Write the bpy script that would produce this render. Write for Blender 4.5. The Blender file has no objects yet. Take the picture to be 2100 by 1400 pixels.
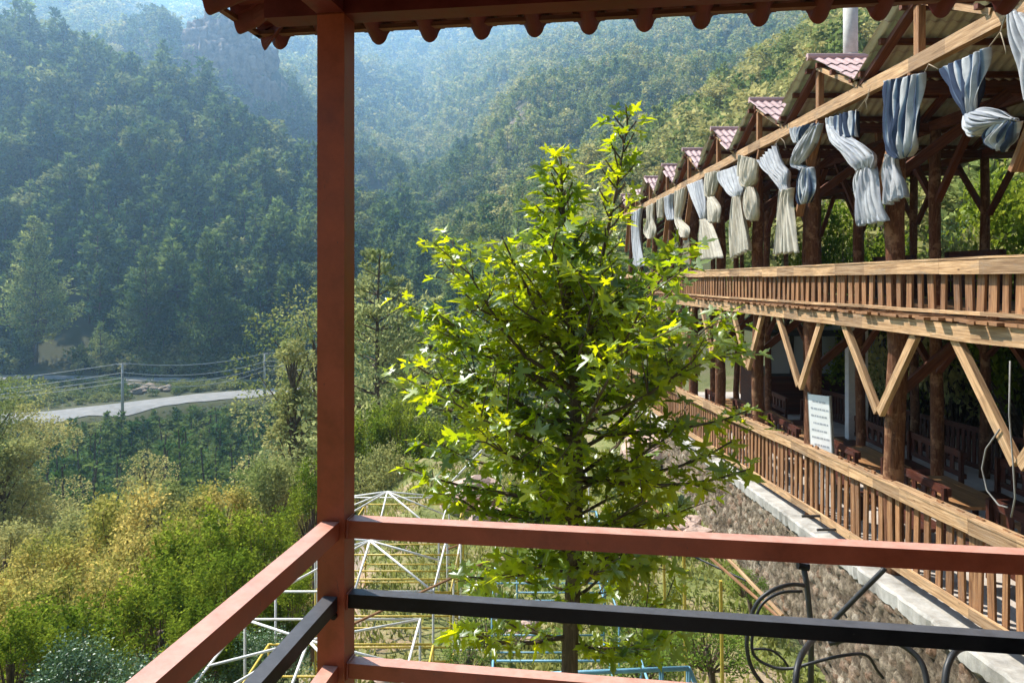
import bpy, math, random
import numpy as np
from mathutils import Vector
rng = np.random.default_rng(7)
random.seed(7)
SC = bpy.context.scene
COL = SC.collection
R = math.radians

# ---------------------------------------------------------------- camera, sky, sun, exposure
cam_d = bpy.data.cameras.new("camera")
cam = bpy.data.objects.new("camera", cam_d)
COL.objects.link(cam)
cam.location = (0, 0, 0)
cam.rotation_euler = (R(90), 0, 0)
cam_d.sensor_width = 36
cam_d.lens = 25.9
cam_d.shift_y = -135 / 2100
cam_d.clip_start = 0.05
cam_d.clip_end = 6000
SC.camera = cam
SUN_DIR = Vector((-0.52, 0.43, 0.76)).normalized()
w = bpy.data.worlds.new("World")
SC.world = w
w.use_nodes = True
nt = w.node_tree
sky = nt.nodes.new("ShaderNodeTexSky")
sky.sky_type = 'NISHITA'
sky.sun_disc = False
sky.sun_elevation = math.asin(SUN_DIR.z)
sky.sun_rotation = math.atan2(SUN_DIR.x, SUN_DIR.y)
sky.air_density = 1.3
sky.dust_density = 0.6
sky.ozone_density = 1.5
bg = nt.nodes["Background"]
nt.links.new(sky.outputs[0], bg.inputs[0])
bg.inputs[1].default_value = 0.052
sun_d = bpy.data.lights.new("sun", 'SUN')
sun_d.energy = 5.0
sun_d.angle = R(0.5)
sun_d.color = (1.0, 0.93, 0.82)
sun = bpy.data.objects.new("sun", sun_d)
COL.objects.link(sun)
sun.rotation_euler = SUN_DIR.to_track_quat('Z', 'Y').to_euler()
SC.view_settings.view_transform = 'Standard'
SC.view_settings.look = 'None'
SC.view_settings.gamma = 1
SC.view_settings.exposure = 1.42
SC.render.engine = 'CYCLES'
cy = SC.cycles
cy.use_denoising = True
cy.max_bounces = 6
cy.diffuse_bounces = 3
cy.glossy_bounces = 2
cy.transmission_bounces = 4
cy.transparent_max_bounces = 6
cy.volume_bounces = 1
cy.sample_clamp_indirect = 4
cy.caustics_reflective = False
cy.caustics_refractive = False
HAZE_DENSITY = 0.00050

F = 1511.0
def at(px, py, Y):
    return Vector(((px - 1050) / F * Y, Y, (565 - py) / F * Y))
def onx(px, py, X):
    return at(px, py, F * X / (px - 1050))

# ---------------------------------------------------------------- object helpers
def tag(o, label=None, cat=None, group=None, kind=None):
    if label: o["label"] = label
    if cat: o["category"] = cat
    if group: o["group"] = group
    if kind: o["kind"] = kind
    return o
def empty(name, loc, label, cat, group=None):
    o = bpy.data.objects.new(name, None)
    o.empty_display_size = 0.1
    COL.objects.link(o)
    o.location = loc
    o.parent = None
    return tag(o, label, cat, group)
def link(name, me, parent=None, loc=None):
    o = bpy.data.objects.new(name, me)
    COL.objects.link(o)
    if parent is not None:
        o.parent = parent
    if loc is not None:
        o.location = loc
    return o

class MB:
    """collects shapes in world space; build() makes ONE mesh"""
    def __init__(s):
        s.v = []; s.f = []; s.uv = []; s.m = []
    def quad(s, a, b, c, d, uv=None, m=0):
        n = len(s.v)
        s.v += [tuple(a), tuple(b), tuple(c), tuple(d)]
        s.f.append((n, n + 1, n + 2, n + 3))
        s.uv.append(uv or [(0, 0), (1, 0), (1, 1), (0, 1)])
        s.m.append(m)
    def beam(s, p, q, wd, ht, up=(0, 0, 1), m=0, taper=1.0, jit=0.0):
        p = Vector(p); q = Vector(q)
        d = (q - p); L = d.length
        d.normalize()
        side = d.cross(Vector(up))
        if side.length < 1e-4: side = d.cross(Vector((0, 1, 0)))
        side.normalize()
        u2 = side.cross(d).normalized()
        uo = random.random() * 50; vo = random.random() * 50
        nseg = max(1, int(L / 0.7)) if jit else 1
        rings = []
        for i in range(nseg + 1):
            t = i / nseg
            k = 1 + (taper - 1) * t
            c = p.lerp(q, t)
            if jit and 0 < i < nseg:
                c = c + side * random.uniform(-jit, jit) + u2 * random.uniform(-jit, jit)
            hw = wd * k / 2 * (1 + random.uniform(-jit, jit) * 3); hh = ht * k / 2 * (1 + random.uniform(-jit, jit) * 3)
            rings.append([c - side * hw - u2 * hh, c + side * hw - u2 * hh, c + side * hw + u2 * hh, c - side * hw + u2 * hh])
        for i in range(nseg):
            a, b = rings[i], rings[i + 1]
            t0 = uo + L * i / nseg; t1 = uo + L * (i + 1) / nseg
            for k in range(4):
                k2 = (k + 1) % 4
                v0 = vo + k * 0.31; v1 = v0 + (wd if k % 2 == 0 else ht)
                s.quad(b[k], b[k2], a[k2], a[k], [(t1, v0), (t1, v1), (t0, v1), (t0, v0)], m)
        a = rings[0]; b = rings[-1]
        s.quad(a[0], a[1], a[2], a[3], [(uo, vo), (uo + .02, vo), (uo + .02, vo + .3), (uo, vo + .3)], m)
        s.quad(b[3], b[2], b[1], b[0], [(uo, vo), (uo + .02, vo), (uo + .02, vo + .3), (uo, vo + .3)], m)
        return s
    def box(s, x0, x1, y0, y1, z0, z1, m=0):
        return s.beam(((x0 + x1) / 2, y0, (z0 + z1) / 2), ((x0 + x1) / 2, y1, (z0 + z1) / 2), abs(x1 - x0), abs(z1 - z0), m=m)
    def tube(s, pts, r, n=8, m=0, cap=True, rough=0.0):
        pts = [Vector(p) for p in pts]
        k = len(pts)
        rr = r if isinstance(r, (list, tuple)) else [r] * k
        uo = random.random() * 50
        base = len(s.v)
        prev = None
        L = 0
        Ls = []
        for i, p in enumerate(pts):
            if i == 0: d = pts[1] - pts[0]
            elif i == k - 1: d = pts[-1] - pts[-2]
            else: d = pts[i + 1] - pts[i - 1]
            if i: L += (p - pts[i - 1]).length
            Ls.append(L)
            d.normalize()
            if prev is None:
                a = Vector((0, 0, 1)) if abs(d.z) < .9 else Vector((1, 0, 0))
                a = (a - d * a.dot(d)).normalized()
            else:
                a = (prev - d * prev.dot(d)).normalized()
            prev = a
            b = d.cross(a)
            for j in range(n):
                th = 2 * math.pi * j / n
                q = rr[i] * (1 + random.uniform(-rough, rough))
                s.v.append(tuple(p + a * (q * math.cos(th)) + b * (q * math.sin(th))))
        cir = 2 * math.pi * rr[0]
        for i in range(k - 1):
            for j in range(n):
                j2 = (j + 1) % n
                s.f.append((base + i * n + j, base + i * n + j2, base + (i + 1) * n + j2, base + (i + 1) * n + j))
                s.uv.append([(uo + Ls[i], cir * j / n), (uo + Ls[i], cir * (j + 1) / n), (uo + Ls[i + 1], cir * (j + 1) / n), (uo + Ls[i + 1], cir * j / n)])
                s.m.append(m)
        if cap:
            for ring, rev in ((0, True), (k - 1, False)):
                idx = [base + ring * n + j for j in range(n)]
                if rev: idx = idx[::-1]
                s.f.append(tuple(idx)); s.uv.append([(uo, 0)] * n); s.m.append(m)
        return s
    def grid(s, P, m=0, flip=False, uvs=None):
        """P[i][j] points"""
        ni, nj = len(P), len(P[0])
        base = len(s.v)
        for row in P:
            for p in row: s.v.append(tuple(p))
        for i in range(ni - 1):
            for j in range(nj - 1):
                q = (base + i * nj + j, base + i * nj + j + 1, base + (i + 1) * nj + j + 1, base + (i + 1) * nj + j)
                u = [(j / (nj - 1), i / (ni - 1)), ((j + 1) / (nj - 1), i / (ni - 1)), ((j + 1) / (nj - 1), (i + 1) / (ni - 1)), (j / (nj - 1), (i + 1) / (ni - 1))]
                if uvs: u = [uvs(*x) for x in u]
                if flip: q = q[::-1]; u = u[::-1]
                s.f.append(q); s.uv.append(u); s.m.append(m)
        return s
    def build(s, name, mats, parent=None, smooth=False, bevel=0):
        me = bpy.data.meshes.new(name)
        off = Vector((0, 0, 0))
        if parent is not None:
            o = parent
            while o is not None:
                off += Vector(o.location); o = o.parent
            vs = [(a - off.x, b - off.y, c - off.z) for a, b, c in s.v]
        else:
            if s.v:
                arr = np.array(s.v); off = Vector((float(arr[:, 0].mean()), float(arr[:, 1].mean()), float(arr[:, 2].min())))
            vs = [(a - off.x, b - off.y, c - off.z) for a, b, c in s.v]
        me.from_pydata(vs, [], s.f)
        ul = me.uv_layers.new(name="UVMap")
        flat = [c for fu in s.uv for uv in fu for c in uv]
        ul.data.foreach_set("uv", flat)
        if not isinstance(mats, (list, tuple)): mats = [mats]
        for m in mats: me.materials.append(m)
        if len(mats) > 1: me.polygons.foreach_set("material_index", s.m)
        if smooth: me.polygons.foreach_set("use_smooth", [True] * len(me.polygons))
        me.update()
        o = link(name, me, parent)
        if parent is None: o.location = off
        return o

def np_mesh(name, V, Q, mats, midx=None, smooth=False):
    """V (n,3) float, Q (m,4) int quads"""
    me = bpy.data.meshes.new(name)
    V = np.asarray(V, dtype=np.float32); Q = np.asarray(Q, dtype=np.int32)
    k = Q.shape[1]
    me.vertices.add(len(V)); me.vertices.foreach_set("co", V.ravel())
    me.loops.add(Q.size); me.loops.foreach_set("vertex_index", Q.ravel())
    me.polygons.add(len(Q))
    me.polygons.foreach_set("loop_start", np.arange(0, Q.size, k, dtype=np.int32))
    me.polygons.foreach_set("loop_total", np.full(len(Q), k, dtype=np.int32))
    for m in (mats if isinstance(mats, (list, tuple)) else [mats]): me.materials.append(m)
    if midx is not None: me.polygons.foreach_set("material_index", np.asarray(midx, dtype=np.int32))
    if smooth: me.polygons.foreach_set("use_smooth", np.ones(len(Q), dtype=bool))
    me.update(calc_edges=True)
    return me

# ---------------------------------------------------------------- materials
def new_mat(name):
    m = bpy.data.materials.new(name)
    m.use_nodes = True
    t = m.node_tree
    return m, t, t.nodes["Principled BSDF"], t.nodes["Material Output"]
def nd(t, kind, **kw):
    n = t.nodes.new(kind)
    for k, v in kw.items(): setattr(n, k, v)
    return n
def ramp(t, src, stops):
    r = nd(t, "ShaderNodeValToRGB")
    e = r.color_ramp.elements
    while len(e) < len(stops): e.new(0.5)
    for x, (p, c) in zip(e, stops):
        x.position = p; x.color = (*c, 1) if len(c) == 3 else c
    t.links.new(src, r.inputs[0])
    return r.outputs[0]
def noise(t, vec, scale, detail=4, rough=0.55, dist=0.0):
    n = nd(t, "ShaderNodeTexNoise")
    n.inputs["Scale"].default_value = scale
    n.inputs["Detail"].default_value = detail
    n.inputs["Roughness"].default_value = rough
    n.inputs["Distortion"].default_value = dist
    if vec is not None: t.links.new(vec, n.inputs["Vector"])
    return n.outputs["Fac"]
def mapping(t, src, scale=(1, 1, 1)):
    mp = nd(t, "ShaderNodeMapping")
    mp.inputs["Scale"].default_value = scale
    t.links.new(src, mp.inputs[0])
    return mp.outputs[0]
def mixc(t, fac, a, b, blend='MIX'):
    m = nd(t, "ShaderNodeMix", data_type='RGBA', blend_type=blend)
    for i, x in ((0, fac), (6, a), (7, b)):
        if hasattr(x, "links"): t.links.new(x, m.inputs[i])
        elif i == 0: m.inputs[0].default_value = x
        else: m.inputs[i].default_value = (*x, 1)
    return m.outputs[2]
def bump(t, h, bs, strength=0.3, dist=0.02):
    b = nd(t, "ShaderNodeBump")
    b.inputs["Strength"].default_value = strength
    b.inputs["Distance"].default_value = dist
    t.links.new(h, b.inputs["Height"])
    t.links.new(b.outputs[0], bs.inputs["Normal"])
def wood(name, dark, mid, light, rough=0.75):
    m, t, b, o = new_mat(name)
    tc = nd(t, "ShaderNodeTexCoord")
    g = noise(t, mapping(t, tc.outputs["UV"], (1.2, 22, 1)), 1.6, 6, 0.65, 0.6)
    geo = nd(t, "ShaderNodeNewGeometry")
    big = noise(t, geo.outputs["Position"], 1.7, 3)
    c = ramp(t, g, [(0.28, dark), (0.5, mid), (0.72, light)])
    c2 = mixc(t, big, (0.75, 0.72, 0.7), (1.25, 1.22, 1.2))
    c3 = mixc(t, 1.0, c, c2, 'MULTIPLY')
    ri = geo.outputs["Random Per Island"]
    c4 = mixc(t, 1.0, c3, ramp(t, ri, [(0, (0.7, 0.68, 0.68)), (1, (1.25, 1.2, 1.12))]), 'MULTIPLY')
    st_ = noise(t, mapping(t, tc.outputs["UV"], (0.8, 4, 1)), 2.2, 5, 0.7)
    c5 = mixc(t, ramp(t, st_, [(0.52, (0, 0, 0)), (0.68, (0.75, 0.75, 0.75))]), c4, tuple(0.5 * x + 0.045 for x in mid))
    kn = nd(t, "ShaderNodeTexVoronoi"); kn.inputs["Scale"].default_value = 2.6
    t.links.new(mapping(t, tc.outputs["UV"], (1, 2.4, 1)), kn.inputs["Vector"])
    c6 = mixc(t, ramp(t, kn.outputs["Distance"], [(0.03, (0.8, 0.8, 0.8)), (0.09, (0, 0, 0))]), c5, tuple(0.3 * x for x in dark))
    t.links.new(c6, b.inputs["Base Color"])
    b.inputs["Roughness"].default_value = rough
    b.inputs["Specular IOR Level"].default_value = 0.25
    bump(t, g, b, 0.5, 0.01)
    return m
M = {}
M["plank"] = wood("sunbleached_plank", (0.16, 0.09, 0.05), (0.42, 0.275, 0.15), (0.64, 0.46, 0.29))
M["plank_b"] = wood("brown_plank", (0.10, 0.045, 0.022), (0.28, 0.145, 0.07), (0.46, 0.28, 0.145))
M["stain"] = wood("red_stained_wood", (0.05, 0.016, 0.008), (0.12, 0.04, 0.02), (0.20, 0.075, 0.035), 0.6)
M["bench"] = wood("dark_bench_wood", (0.03, 0.010, 0.008), (0.07, 0.022, 0.014), (0.12, 0.04, 0.024), 0.55)
M["table"] = wood("table_wood", (0.18, 0.09, 0.04), (0.34, 0.19, 0.09), (0.45, 0.28, 0.15), 0.5)
def bark_mat(name, a, b_, c, sx=1.0):
    m, t, b, o = new_mat(name)
    tc = nd(t, "ShaderNodeTexCoord")
    g = noise(t, mapping(t, tc.outputs["UV"], (2.5 * sx, 14 * sx, 1)), 2.0, 8, 0.7, 1.2)
    geo = nd(t, "ShaderNodeNewGeometry")
    big = noise(t, geo.outputs["Position"], 5 * sx, 4, 0.7)
    c1 = ramp(t, g, [(0.3, a), (0.52, b_), (0.75, c)])
    c2 = mixc(t, ramp(t, big, [(0.52, (0, 0, 0)), (0.62, (1, 1, 1))]), c1, c)
    t.links.new(c2, b.inputs["Base Color"])
    b.inputs["Roughness"].default_value = 0.85
    b.inputs["Specular IOR Level"].default_value = 0.2
    bump(t, g, b, 0.8, 0.02)
    return m
M["log"] = bark_mat("peeled_log", (0.06, 0.022, 0.010), (0.15, 0.062, 0.030), (0.30, 0.16, 0.085))
M["bark"] = bark_mat("tree_bark", (0.05, 0.035, 0.025), (0.12, 0.085, 0.06), (0.22, 0.17, 0.12))
def paint(name, col, rough=0.42, dirt=0.25, spec=0.5, top_glare=None):
    m, t, b, o = new_mat(name)
    geo = nd(t, "ShaderNodeNewGeometry")
    n1 = noise(t, geo.outputs["Position"], 9, 6, 0.7)
    n2 = noise(t, geo.outputs["Position"], 70, 3, 0.6)
    dk = tuple(c * (1 - dirt) for c in col); lt = tuple(min(1, c * (1 + dirt) + 0.01) for c in col)
    c = ramp(t, n1, [(0.3, dk), (0.7, lt)])
    sp = ramp(t, n2, [(0.70, (0, 0, 0)), (0.76, (1, 1, 1))])
    c2 = mixc(t, sp, c, tuple(x * 0.4 + 0.02 for x in col))
    n3 = noise(t, mapping(t, geo.outputs["Position"], (1, 1, 0.4)), 22, 5, 0.75)
    c2 = mixc(t, ramp(t, n3, [(0.66, (0, 0, 0)), (0.70, (0.7, 0.7, 0.7))]), c2, (0.035 + col[0] * .4, 0.02 + col[1] * .4, 0.015 + col[2] * .4))
    if top_glare:
        # sunlit glare painted into the colour of the upward faces
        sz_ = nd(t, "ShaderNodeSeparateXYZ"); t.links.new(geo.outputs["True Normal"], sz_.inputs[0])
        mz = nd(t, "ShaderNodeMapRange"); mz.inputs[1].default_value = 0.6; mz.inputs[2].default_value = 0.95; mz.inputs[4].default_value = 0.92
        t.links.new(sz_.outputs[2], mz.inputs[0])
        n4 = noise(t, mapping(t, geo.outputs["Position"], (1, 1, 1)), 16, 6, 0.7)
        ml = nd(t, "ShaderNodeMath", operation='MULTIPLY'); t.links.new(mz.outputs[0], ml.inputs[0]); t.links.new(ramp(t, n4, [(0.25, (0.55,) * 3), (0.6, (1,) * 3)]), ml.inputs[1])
        c2 = mixc(t, ml.outputs[0], c2, top_glare)
    t.links.new(c2, b.inputs["Base Color"])
    t.links.new(ramp(t, n1, [(0.2, (rough - .1,) * 3), (0.8, (rough + .15,) * 3)]), b.inputs["Roughness"])
    b.inputs["Specular IOR Level"].default_value = spec
    bump(t, n2, b, 0.08, 0.003)
    return m
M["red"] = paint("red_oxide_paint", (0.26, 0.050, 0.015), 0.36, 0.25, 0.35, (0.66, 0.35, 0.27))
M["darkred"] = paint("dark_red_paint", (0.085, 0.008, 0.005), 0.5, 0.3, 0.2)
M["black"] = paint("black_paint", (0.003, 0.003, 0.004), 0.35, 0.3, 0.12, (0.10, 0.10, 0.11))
M["white_pipe"] = paint("white_pipe_paint", (0.72, 0.70, 0.66), 0.5, 0.12)
M["yellow_pipe"] = paint("yellow_pipe_paint", (0.62, 0.44, 0.06), 0.5, 0.2)
M["blue_pipe"] = paint("blue_pipe_paint", (0.16, 0.36, 0.48), 0.5, 0.2)
M["teal_pipe"] = paint("pale_green_pipe_paint", (0.42, 0.58, 0.46), 0.5, 0.2)
M["hose"] = paint("black_rubber", (0.018, 0.018, 0.02), 0.45, 0.3, 0.4)
M["pole"] = paint("concrete_pole", (0.50, 0.49, 0.46), 0.8, 0.15, 0.2)
M["cable"] = paint("cable_grey", (0.24, 0.23, 0.21), 0.6, 0.2, 0.2)
M["yellow_sign"] = paint("yellow_sign_paint", (0.75, 0.62, 0.10), 0.5, 0.05)
M["dark_metal"] = paint("dark_metal", (0.03, 0.03, 0.03), 0.5, 0.2)
M["white_wall"] = paint("white_render", (0.62, 0.62, 0.60), 0.85, 0.1, 0.2)
M["grey_board"] = paint("grey_ply", (0.33, 0.34, 0.32), 0.7, 0.2, 0.2)
M["rope"] = paint("rope_fibre", (0.34, 0.28, 0.20), 0.9, 0.2, 0.1)
def sheet_mat(name, col, rough, metal=0.0):
    m, t, b, o = new_mat(name)
    geo = nd(t, "ShaderNodeNewGeometry")
    n1 = noise(t, geo.outputs["Position"], 2.4, 6, 0.7)
    c = ramp(t, n1, [(0.25, tuple(x * 0.62 for x in col)), (0.6, col), (0.8, tuple(min(1, x * 1.3) for x in col))])
    t.links.new(c, b.inputs["Base Color"])
    b.inputs["Roughness"].default_value = rough
    b.inputs["Metallic"].default_value = metal
    return m
M["sheet_red"] = sheet_mat("faded_red_sheet", (0.50, 0.33, 0.31), 0.65)
M["sheet_grey"] = sheet_mat("grey_sheet_underside", (0.64, 0.65, 0.58), 0.7)
M["glass"], t_, b_, o_ = new_mat("window_glass")
b_.inputs["Base Color"].default_value = (0.5, 0.56, 0.6, 1); b_.inputs["Roughness"].default_value = 0.08; b_.inputs["Metallic"].default_value = 0.2

def cloth(name, stripes, base, dark, scale=1.0):
    m, t, b, o = new_mat(name)
    tc = nd(t, "ShaderNodeTexCoord")
    col = base
    n2 = noise(t, mapping(t, tc.outputs["UV"], (3, 3, 1)), 3, 5)
    if stripes:
        wv = nd(t, "ShaderNodeTexWave", wave_type='BANDS', bands_direction='X')
        wv.inputs["Scale"].default_value = 1.55 * scale
        wv.inputs["Distortion"].default_value = 0.6
        wv.inputs["Detail"].default_value = 1
        t.links.new(tc.outputs["UV"], wv.inputs["Vector"])
        c = ramp(t, wv.outputs["Fac"], [(0.0, base), (0.36, base), (0.42, (0.24, 0.32, 0.41)), (0.56, (0.12, 0.17, 0.26)), (0.62, dark), (1.0, dark)])
    else:
        wv = nd(t, "ShaderNodeTexWave", wave_type='BANDS', bands_direction='X')
        wv.inputs["Scale"].default_value = 4
        wv.inputs["Distortion"].default_value = 1.0
        t.links.new(tc.outputs["UV"], wv.inputs["Vector"])
        c = ramp(t, wv.outputs["Fac"], [(0.0, base), (0.5, base), (1.0, dark)])
    c2 = mixc(t, 1.0, c, ramp(t, n2, [(0.3, (0.8, 0.8, 0.8)), (0.7, (1.1, 1.1, 1.08))]), 'MULTIPLY')
    t.links.new(c2, b.inputs["Base Color"])
    b.inputs["Roughness"].default_value = 0.95
    b.inputs["Specular IOR Level"].default_value = 0.1
    tr = nd(t, "ShaderNodeBsdfTranslucent")
    t.links.new(c2, tr.inputs[0])
    mx = nd(t, "ShaderNodeMixShader"); mx.inputs[0].default_value = 0.22
    t.links.new(b.outputs[0], mx.inputs[1]); t.links.new(tr.outputs[0], mx.inputs[2])
    t.links.new(mx.outputs[0], o.inputs[0])
    return m
M["cloth_blue"] = cloth("blue_striped_cloth", True, (0.54, 0.56, 0.58), (0.05, 0.07, 0.12))
M["cloth_grey"] = cloth("grey_white_cloth", False, (0.56, 0.57, 0.59), (0.34, 0.36, 0.40))
M["cloth_cream"] = cloth("cream_cloth", False, (0.66, 0.61, 0.51), (0.48, 0.43, 0.34))

def leafmat(name, c0, c1, trans=0.35, scale=0.35, tcol=None, gloss=0.0):
    m, t, b, o = new_mat(name)
    t.nodes.remove(b)
    geo = nd(t, "ShaderNodeNewGeometry")
    n1 = noise(t, geo.outputs["Position"], scale, 4, 0.6)
    ri = geo.outputs["Random Per Island"]
    a = mixc(t, ramp(t, n1, [(0.40, (0, 0, 0)), (0.60, (1, 1, 1))]), c0, c1)
    a = mixc(t, 1.0, a, ramp(t, ri, [(0, (0.65, 0.68, 0.65)), (1, (1.35, 1.3, 1.2))]), 'MULTIPLY')
    d = nd(t, "ShaderNodeBsdfDiffuse"); t.links.new(a, d.inputs[0])
    tr = nd(t, "ShaderNodeBsdfTranslucent")
    if tcol:
        t.links.new(mixc(t, 1.0, a, tcol, 'MULTIPLY'), tr.inputs[0])
    else: t.links.new(a, tr.inputs[0])
    mx = nd(t, "ShaderNodeMixShader"); mx.inputs[0].default_value = trans
    t.links.new(d.outputs[0], mx.inputs[1]); t.links.new(tr.outputs[0], mx.inputs[2])
    out = mx.outputs[0]
    if gloss:
        g = nd(t, "ShaderNodeBsdfGlossy"); g.inputs["Roughness"].default_value = 0.38; g.inputs[0].default_value = (0.9, 0.95, 1, 1)
        m2 = nd(t, "ShaderNodeMixShader"); m2.inputs[0].default_value = gloss
        t.links.new(out, m2.inputs[1]); t.links.new(g.outputs[0], m2.inputs[2]); out = m2.outputs[0]
    t.links.new(out, o.inputs[0])
    return m
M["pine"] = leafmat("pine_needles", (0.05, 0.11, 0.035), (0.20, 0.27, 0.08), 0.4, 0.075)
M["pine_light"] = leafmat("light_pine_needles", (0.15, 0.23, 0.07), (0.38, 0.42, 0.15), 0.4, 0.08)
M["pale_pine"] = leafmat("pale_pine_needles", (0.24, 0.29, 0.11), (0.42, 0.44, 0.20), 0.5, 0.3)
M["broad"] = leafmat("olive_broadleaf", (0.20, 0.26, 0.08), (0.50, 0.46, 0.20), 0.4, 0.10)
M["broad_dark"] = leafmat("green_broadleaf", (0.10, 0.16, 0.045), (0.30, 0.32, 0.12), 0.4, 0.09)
M["shrub_y"] = leafmat("yellow_shrub_leaf", (0.30, 0.31, 0.07), (0.62, 0.50, 0.16), 0.45, 0.8)
M["shrub_g"] = leafmat("green_shrub_leaf", (0.13, 0.20, 0.02), (0.30, 0.36, 0.04), 0.5, 0.8)
M["shrub_d"] = leafmat("silvery_dark_leaf", (0.06, 0.12, 0.05), (0.12, 0.20, 0.08), 0.25, 1.2, None, 0.04)
M["plane"] = leafmat("plane_leaf", (0.14, 0.25, 0.012), (0.27, 0.38, 0.015), 0.66, 1.6, (2.4, 1.75, 0.35), 0.05)
M["weed"] = leafmat("weed_leaf", (0.10, 0.18, 0.03), (0.20, 0.28, 0.05), 0.4, 1.5)
M["grass"] = leafmat("dry_grass", (0.20, 0.24, 0.06), (0.36, 0.36, 0.12), 0.4, 0.9)

# ground
def ground_mat():
    m, t, b, o = new_mat("ground_soil")
    geo = nd(t, "ShaderNodeNewGeometry")
    pos = geo.outputs["Position"]
    n1 = noise(t, pos, 0.5, 8, 0.65)
    n2 = noise(t, pos, 9, 6, 0.7)
    near = ramp(t, n1, [(0.35, (0.10, 0.13, 0.04)), (0.5, (0.22, 0.23, 0.08)), (0.62, (0.36, 0.27, 0.17)), (0.75, (0.42, 0.34, 0.24))])
    near = mixc(t, 1.0, near, ramp(t, n2, [(0.3, (0.6, 0.6, 0.6)), (0.7, (1.25, 1.25, 1.25))]), 'MULTIPLY')
    n3 = noise(t, pos, 0.03, 8, 0.7)
    far = ramp(t, n3, [(0.3, (0.04, 0.05, 0.02)), (0.6, (0.09, 0.09, 0.045)), (0.8, (0.16, 0.13, 0.08))])
    sep = nd(t, "ShaderNodeSeparateXYZ"); t.links.new(pos, sep.inputs[0])
    mr = nd(t, "ShaderNodeMapRange"); mr.inputs[1].default_value = 28; mr.inputs[2].default_value = 45
    t.links.new(sep.outputs[1], mr.inputs[0])
    mx2 = nd(t, "ShaderNodeMapRange"); mx2.inputs[1].default_value = 9; mx2.inputs[2].default_value = 13
    t.links.new(sep.outputs[0], mx2.inputs[0])
    mxx = nd(t, "ShaderNodeMath", operation='MAXIMUM'); t.links.new(mr.outputs[0], mxx.inputs[0]); t.links.new(mx2.outputs[0], mxx.inputs[1])
    c = mixc(t, mxx.outputs[0], near, far)
    # bare rock on steep faces
    nz = nd(t, "ShaderNodeSeparateXYZ"); t.links.new(geo.outputs["True Normal"], nz.inputs[0])
    ms = nd(t, "ShaderNodeMapRange"); ms.inputs[1].default_value = 0.66; ms.inputs[2].default_value = 0.52
    t.links.new(nz.outputs[2], ms.inputs[0])
    n4 = noise(t, mapping(t, pos, (1, 1, 0.25)), 0.22, 8, 0.75)
    rock = ramp(t, n4, [(0.35, (0.16, 0.13, 0.11)), (0.52, (0.34, 0.28, 0.23)), (0.62, (0.52, 0.33, 0.22))])
    c = mixc(t, ms.outputs[0], c, rock)
    t.links.new(c, b.inputs["Base Color"])
    b.inputs["Roughness"].default_value = 0.95
    b.inputs["Specular IOR Level"].default_value = 0.1
    bump(t, n2, b, 0.6, 0.06)
    return m
M["ground"] = ground_mat()
def simple_noise_mat(name, a, b_, scale, rough=0.9, bs=0.4, bd=0.01):
    m, t, b, o = new_mat(name)
    geo = nd(t, "ShaderNodeNewGeometry")
    n = noise(t, geo.outputs["Position"], scale, 8, 0.7)
    t.links.new(ramp(t, n, [(0.3, a), (0.7, b_)]), b.inputs["Base Color"])
    b.inputs["Roughness"].default_value = rough
    b.inputs["Specular IOR Level"].default_value = 0.15
    bump(t, n, b, bs, bd)
    return m
M["road"] = simple_noise_mat("pale_gravel_road", (0.20, 0.20, 0.19), (0.31, 0.30, 0.29), 0.6)
M["concrete"] = simple_noise_mat("weathered_concrete", (0.20, 0.185, 0.16), (0.56, 0.53, 0.48), 2.2, 0.9, 0.5, 0.03)
M["floor"] = simple_noise_mat("floor_concrete", (0.36, 0.31, 0.27), (0.55, 0.50, 0.45), 2.0)
M["bank_rock"] = simple_noise_mat("bank_rock", (0.16, 0.125, 0.095), (0.40, 0.32, 0.24), 1.2, 0.9, 0.8, 0.1)
M["cliff_rock"] = simple_noise_mat("cliff_rock", (0.10, 0.085, 0.07), (0.46, 0.33, 0.25), 0.13, 0.95, 1.0, 1.5)
M["rock"] = simple_noise_mat("pink_rock", (0.36, 0.24, 0.19), (0.62, 0.46, 0.38), 2.2, 0.9, 0.8, 0.08)
def stone_mat():
    m, t, b, o = new_mat("rubble_stone_wall")
    geo = nd(t, "ShaderNodeNewGeometry")
    at_ = nd(t, "ShaderNodeAttribute"); at_.attribute_name = "stone"
    sep = nd(t, "ShaderNodeSeparateColor"); t.links.new(at_.outputs["Color"], sep.inputs[0])
    c = ramp(t, sep.outputs[0], [(0.0, (0.13, 0.10, 0.075)), (0.35, (0.22, 0.18, 0.135)), (0.65, (0.31, 0.26, 0.20)), (0.88, (0.26, 0.17, 0.12)), (1.0, (0.42, 0.37, 0.30))])
    nf = noise(t, geo.outputs["Position"], 17, 8, 0.8)
    ng = noise(t, geo.outputs["Position"], 1.3, 5, 0.7)
    c = mixc(t, ramp(t, sep.outputs[1], [(0.0, (1.0,) * 3), (0.45, (0,) * 3)]), c, (0.075, 0.06, 0.048))
    c = mixc(t, 1.0, c, ramp(t, nf, [(0.36, (0.45, 0.43, 0.42)), (0.64, (1.5, 1.48, 1.42))]), 'MULTIPLY')
    c = mixc(t, 1.0, c, ramp(t, ng, [(0.35, (0.7, 0.68, 0.64)), (0.65, (1.2, 1.2, 1.2))]), 'MULTIPLY')
    t.links.new(c, b.inputs["Base Color"])
    b.inputs["Roughness"].default_value = 0.95
    b.inputs["Specular IOR Level"].default_value = 0.1
    bump(t, nf, b, 1.0, 0.04)
    return m
M["stone"] = stone_mat()

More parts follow.
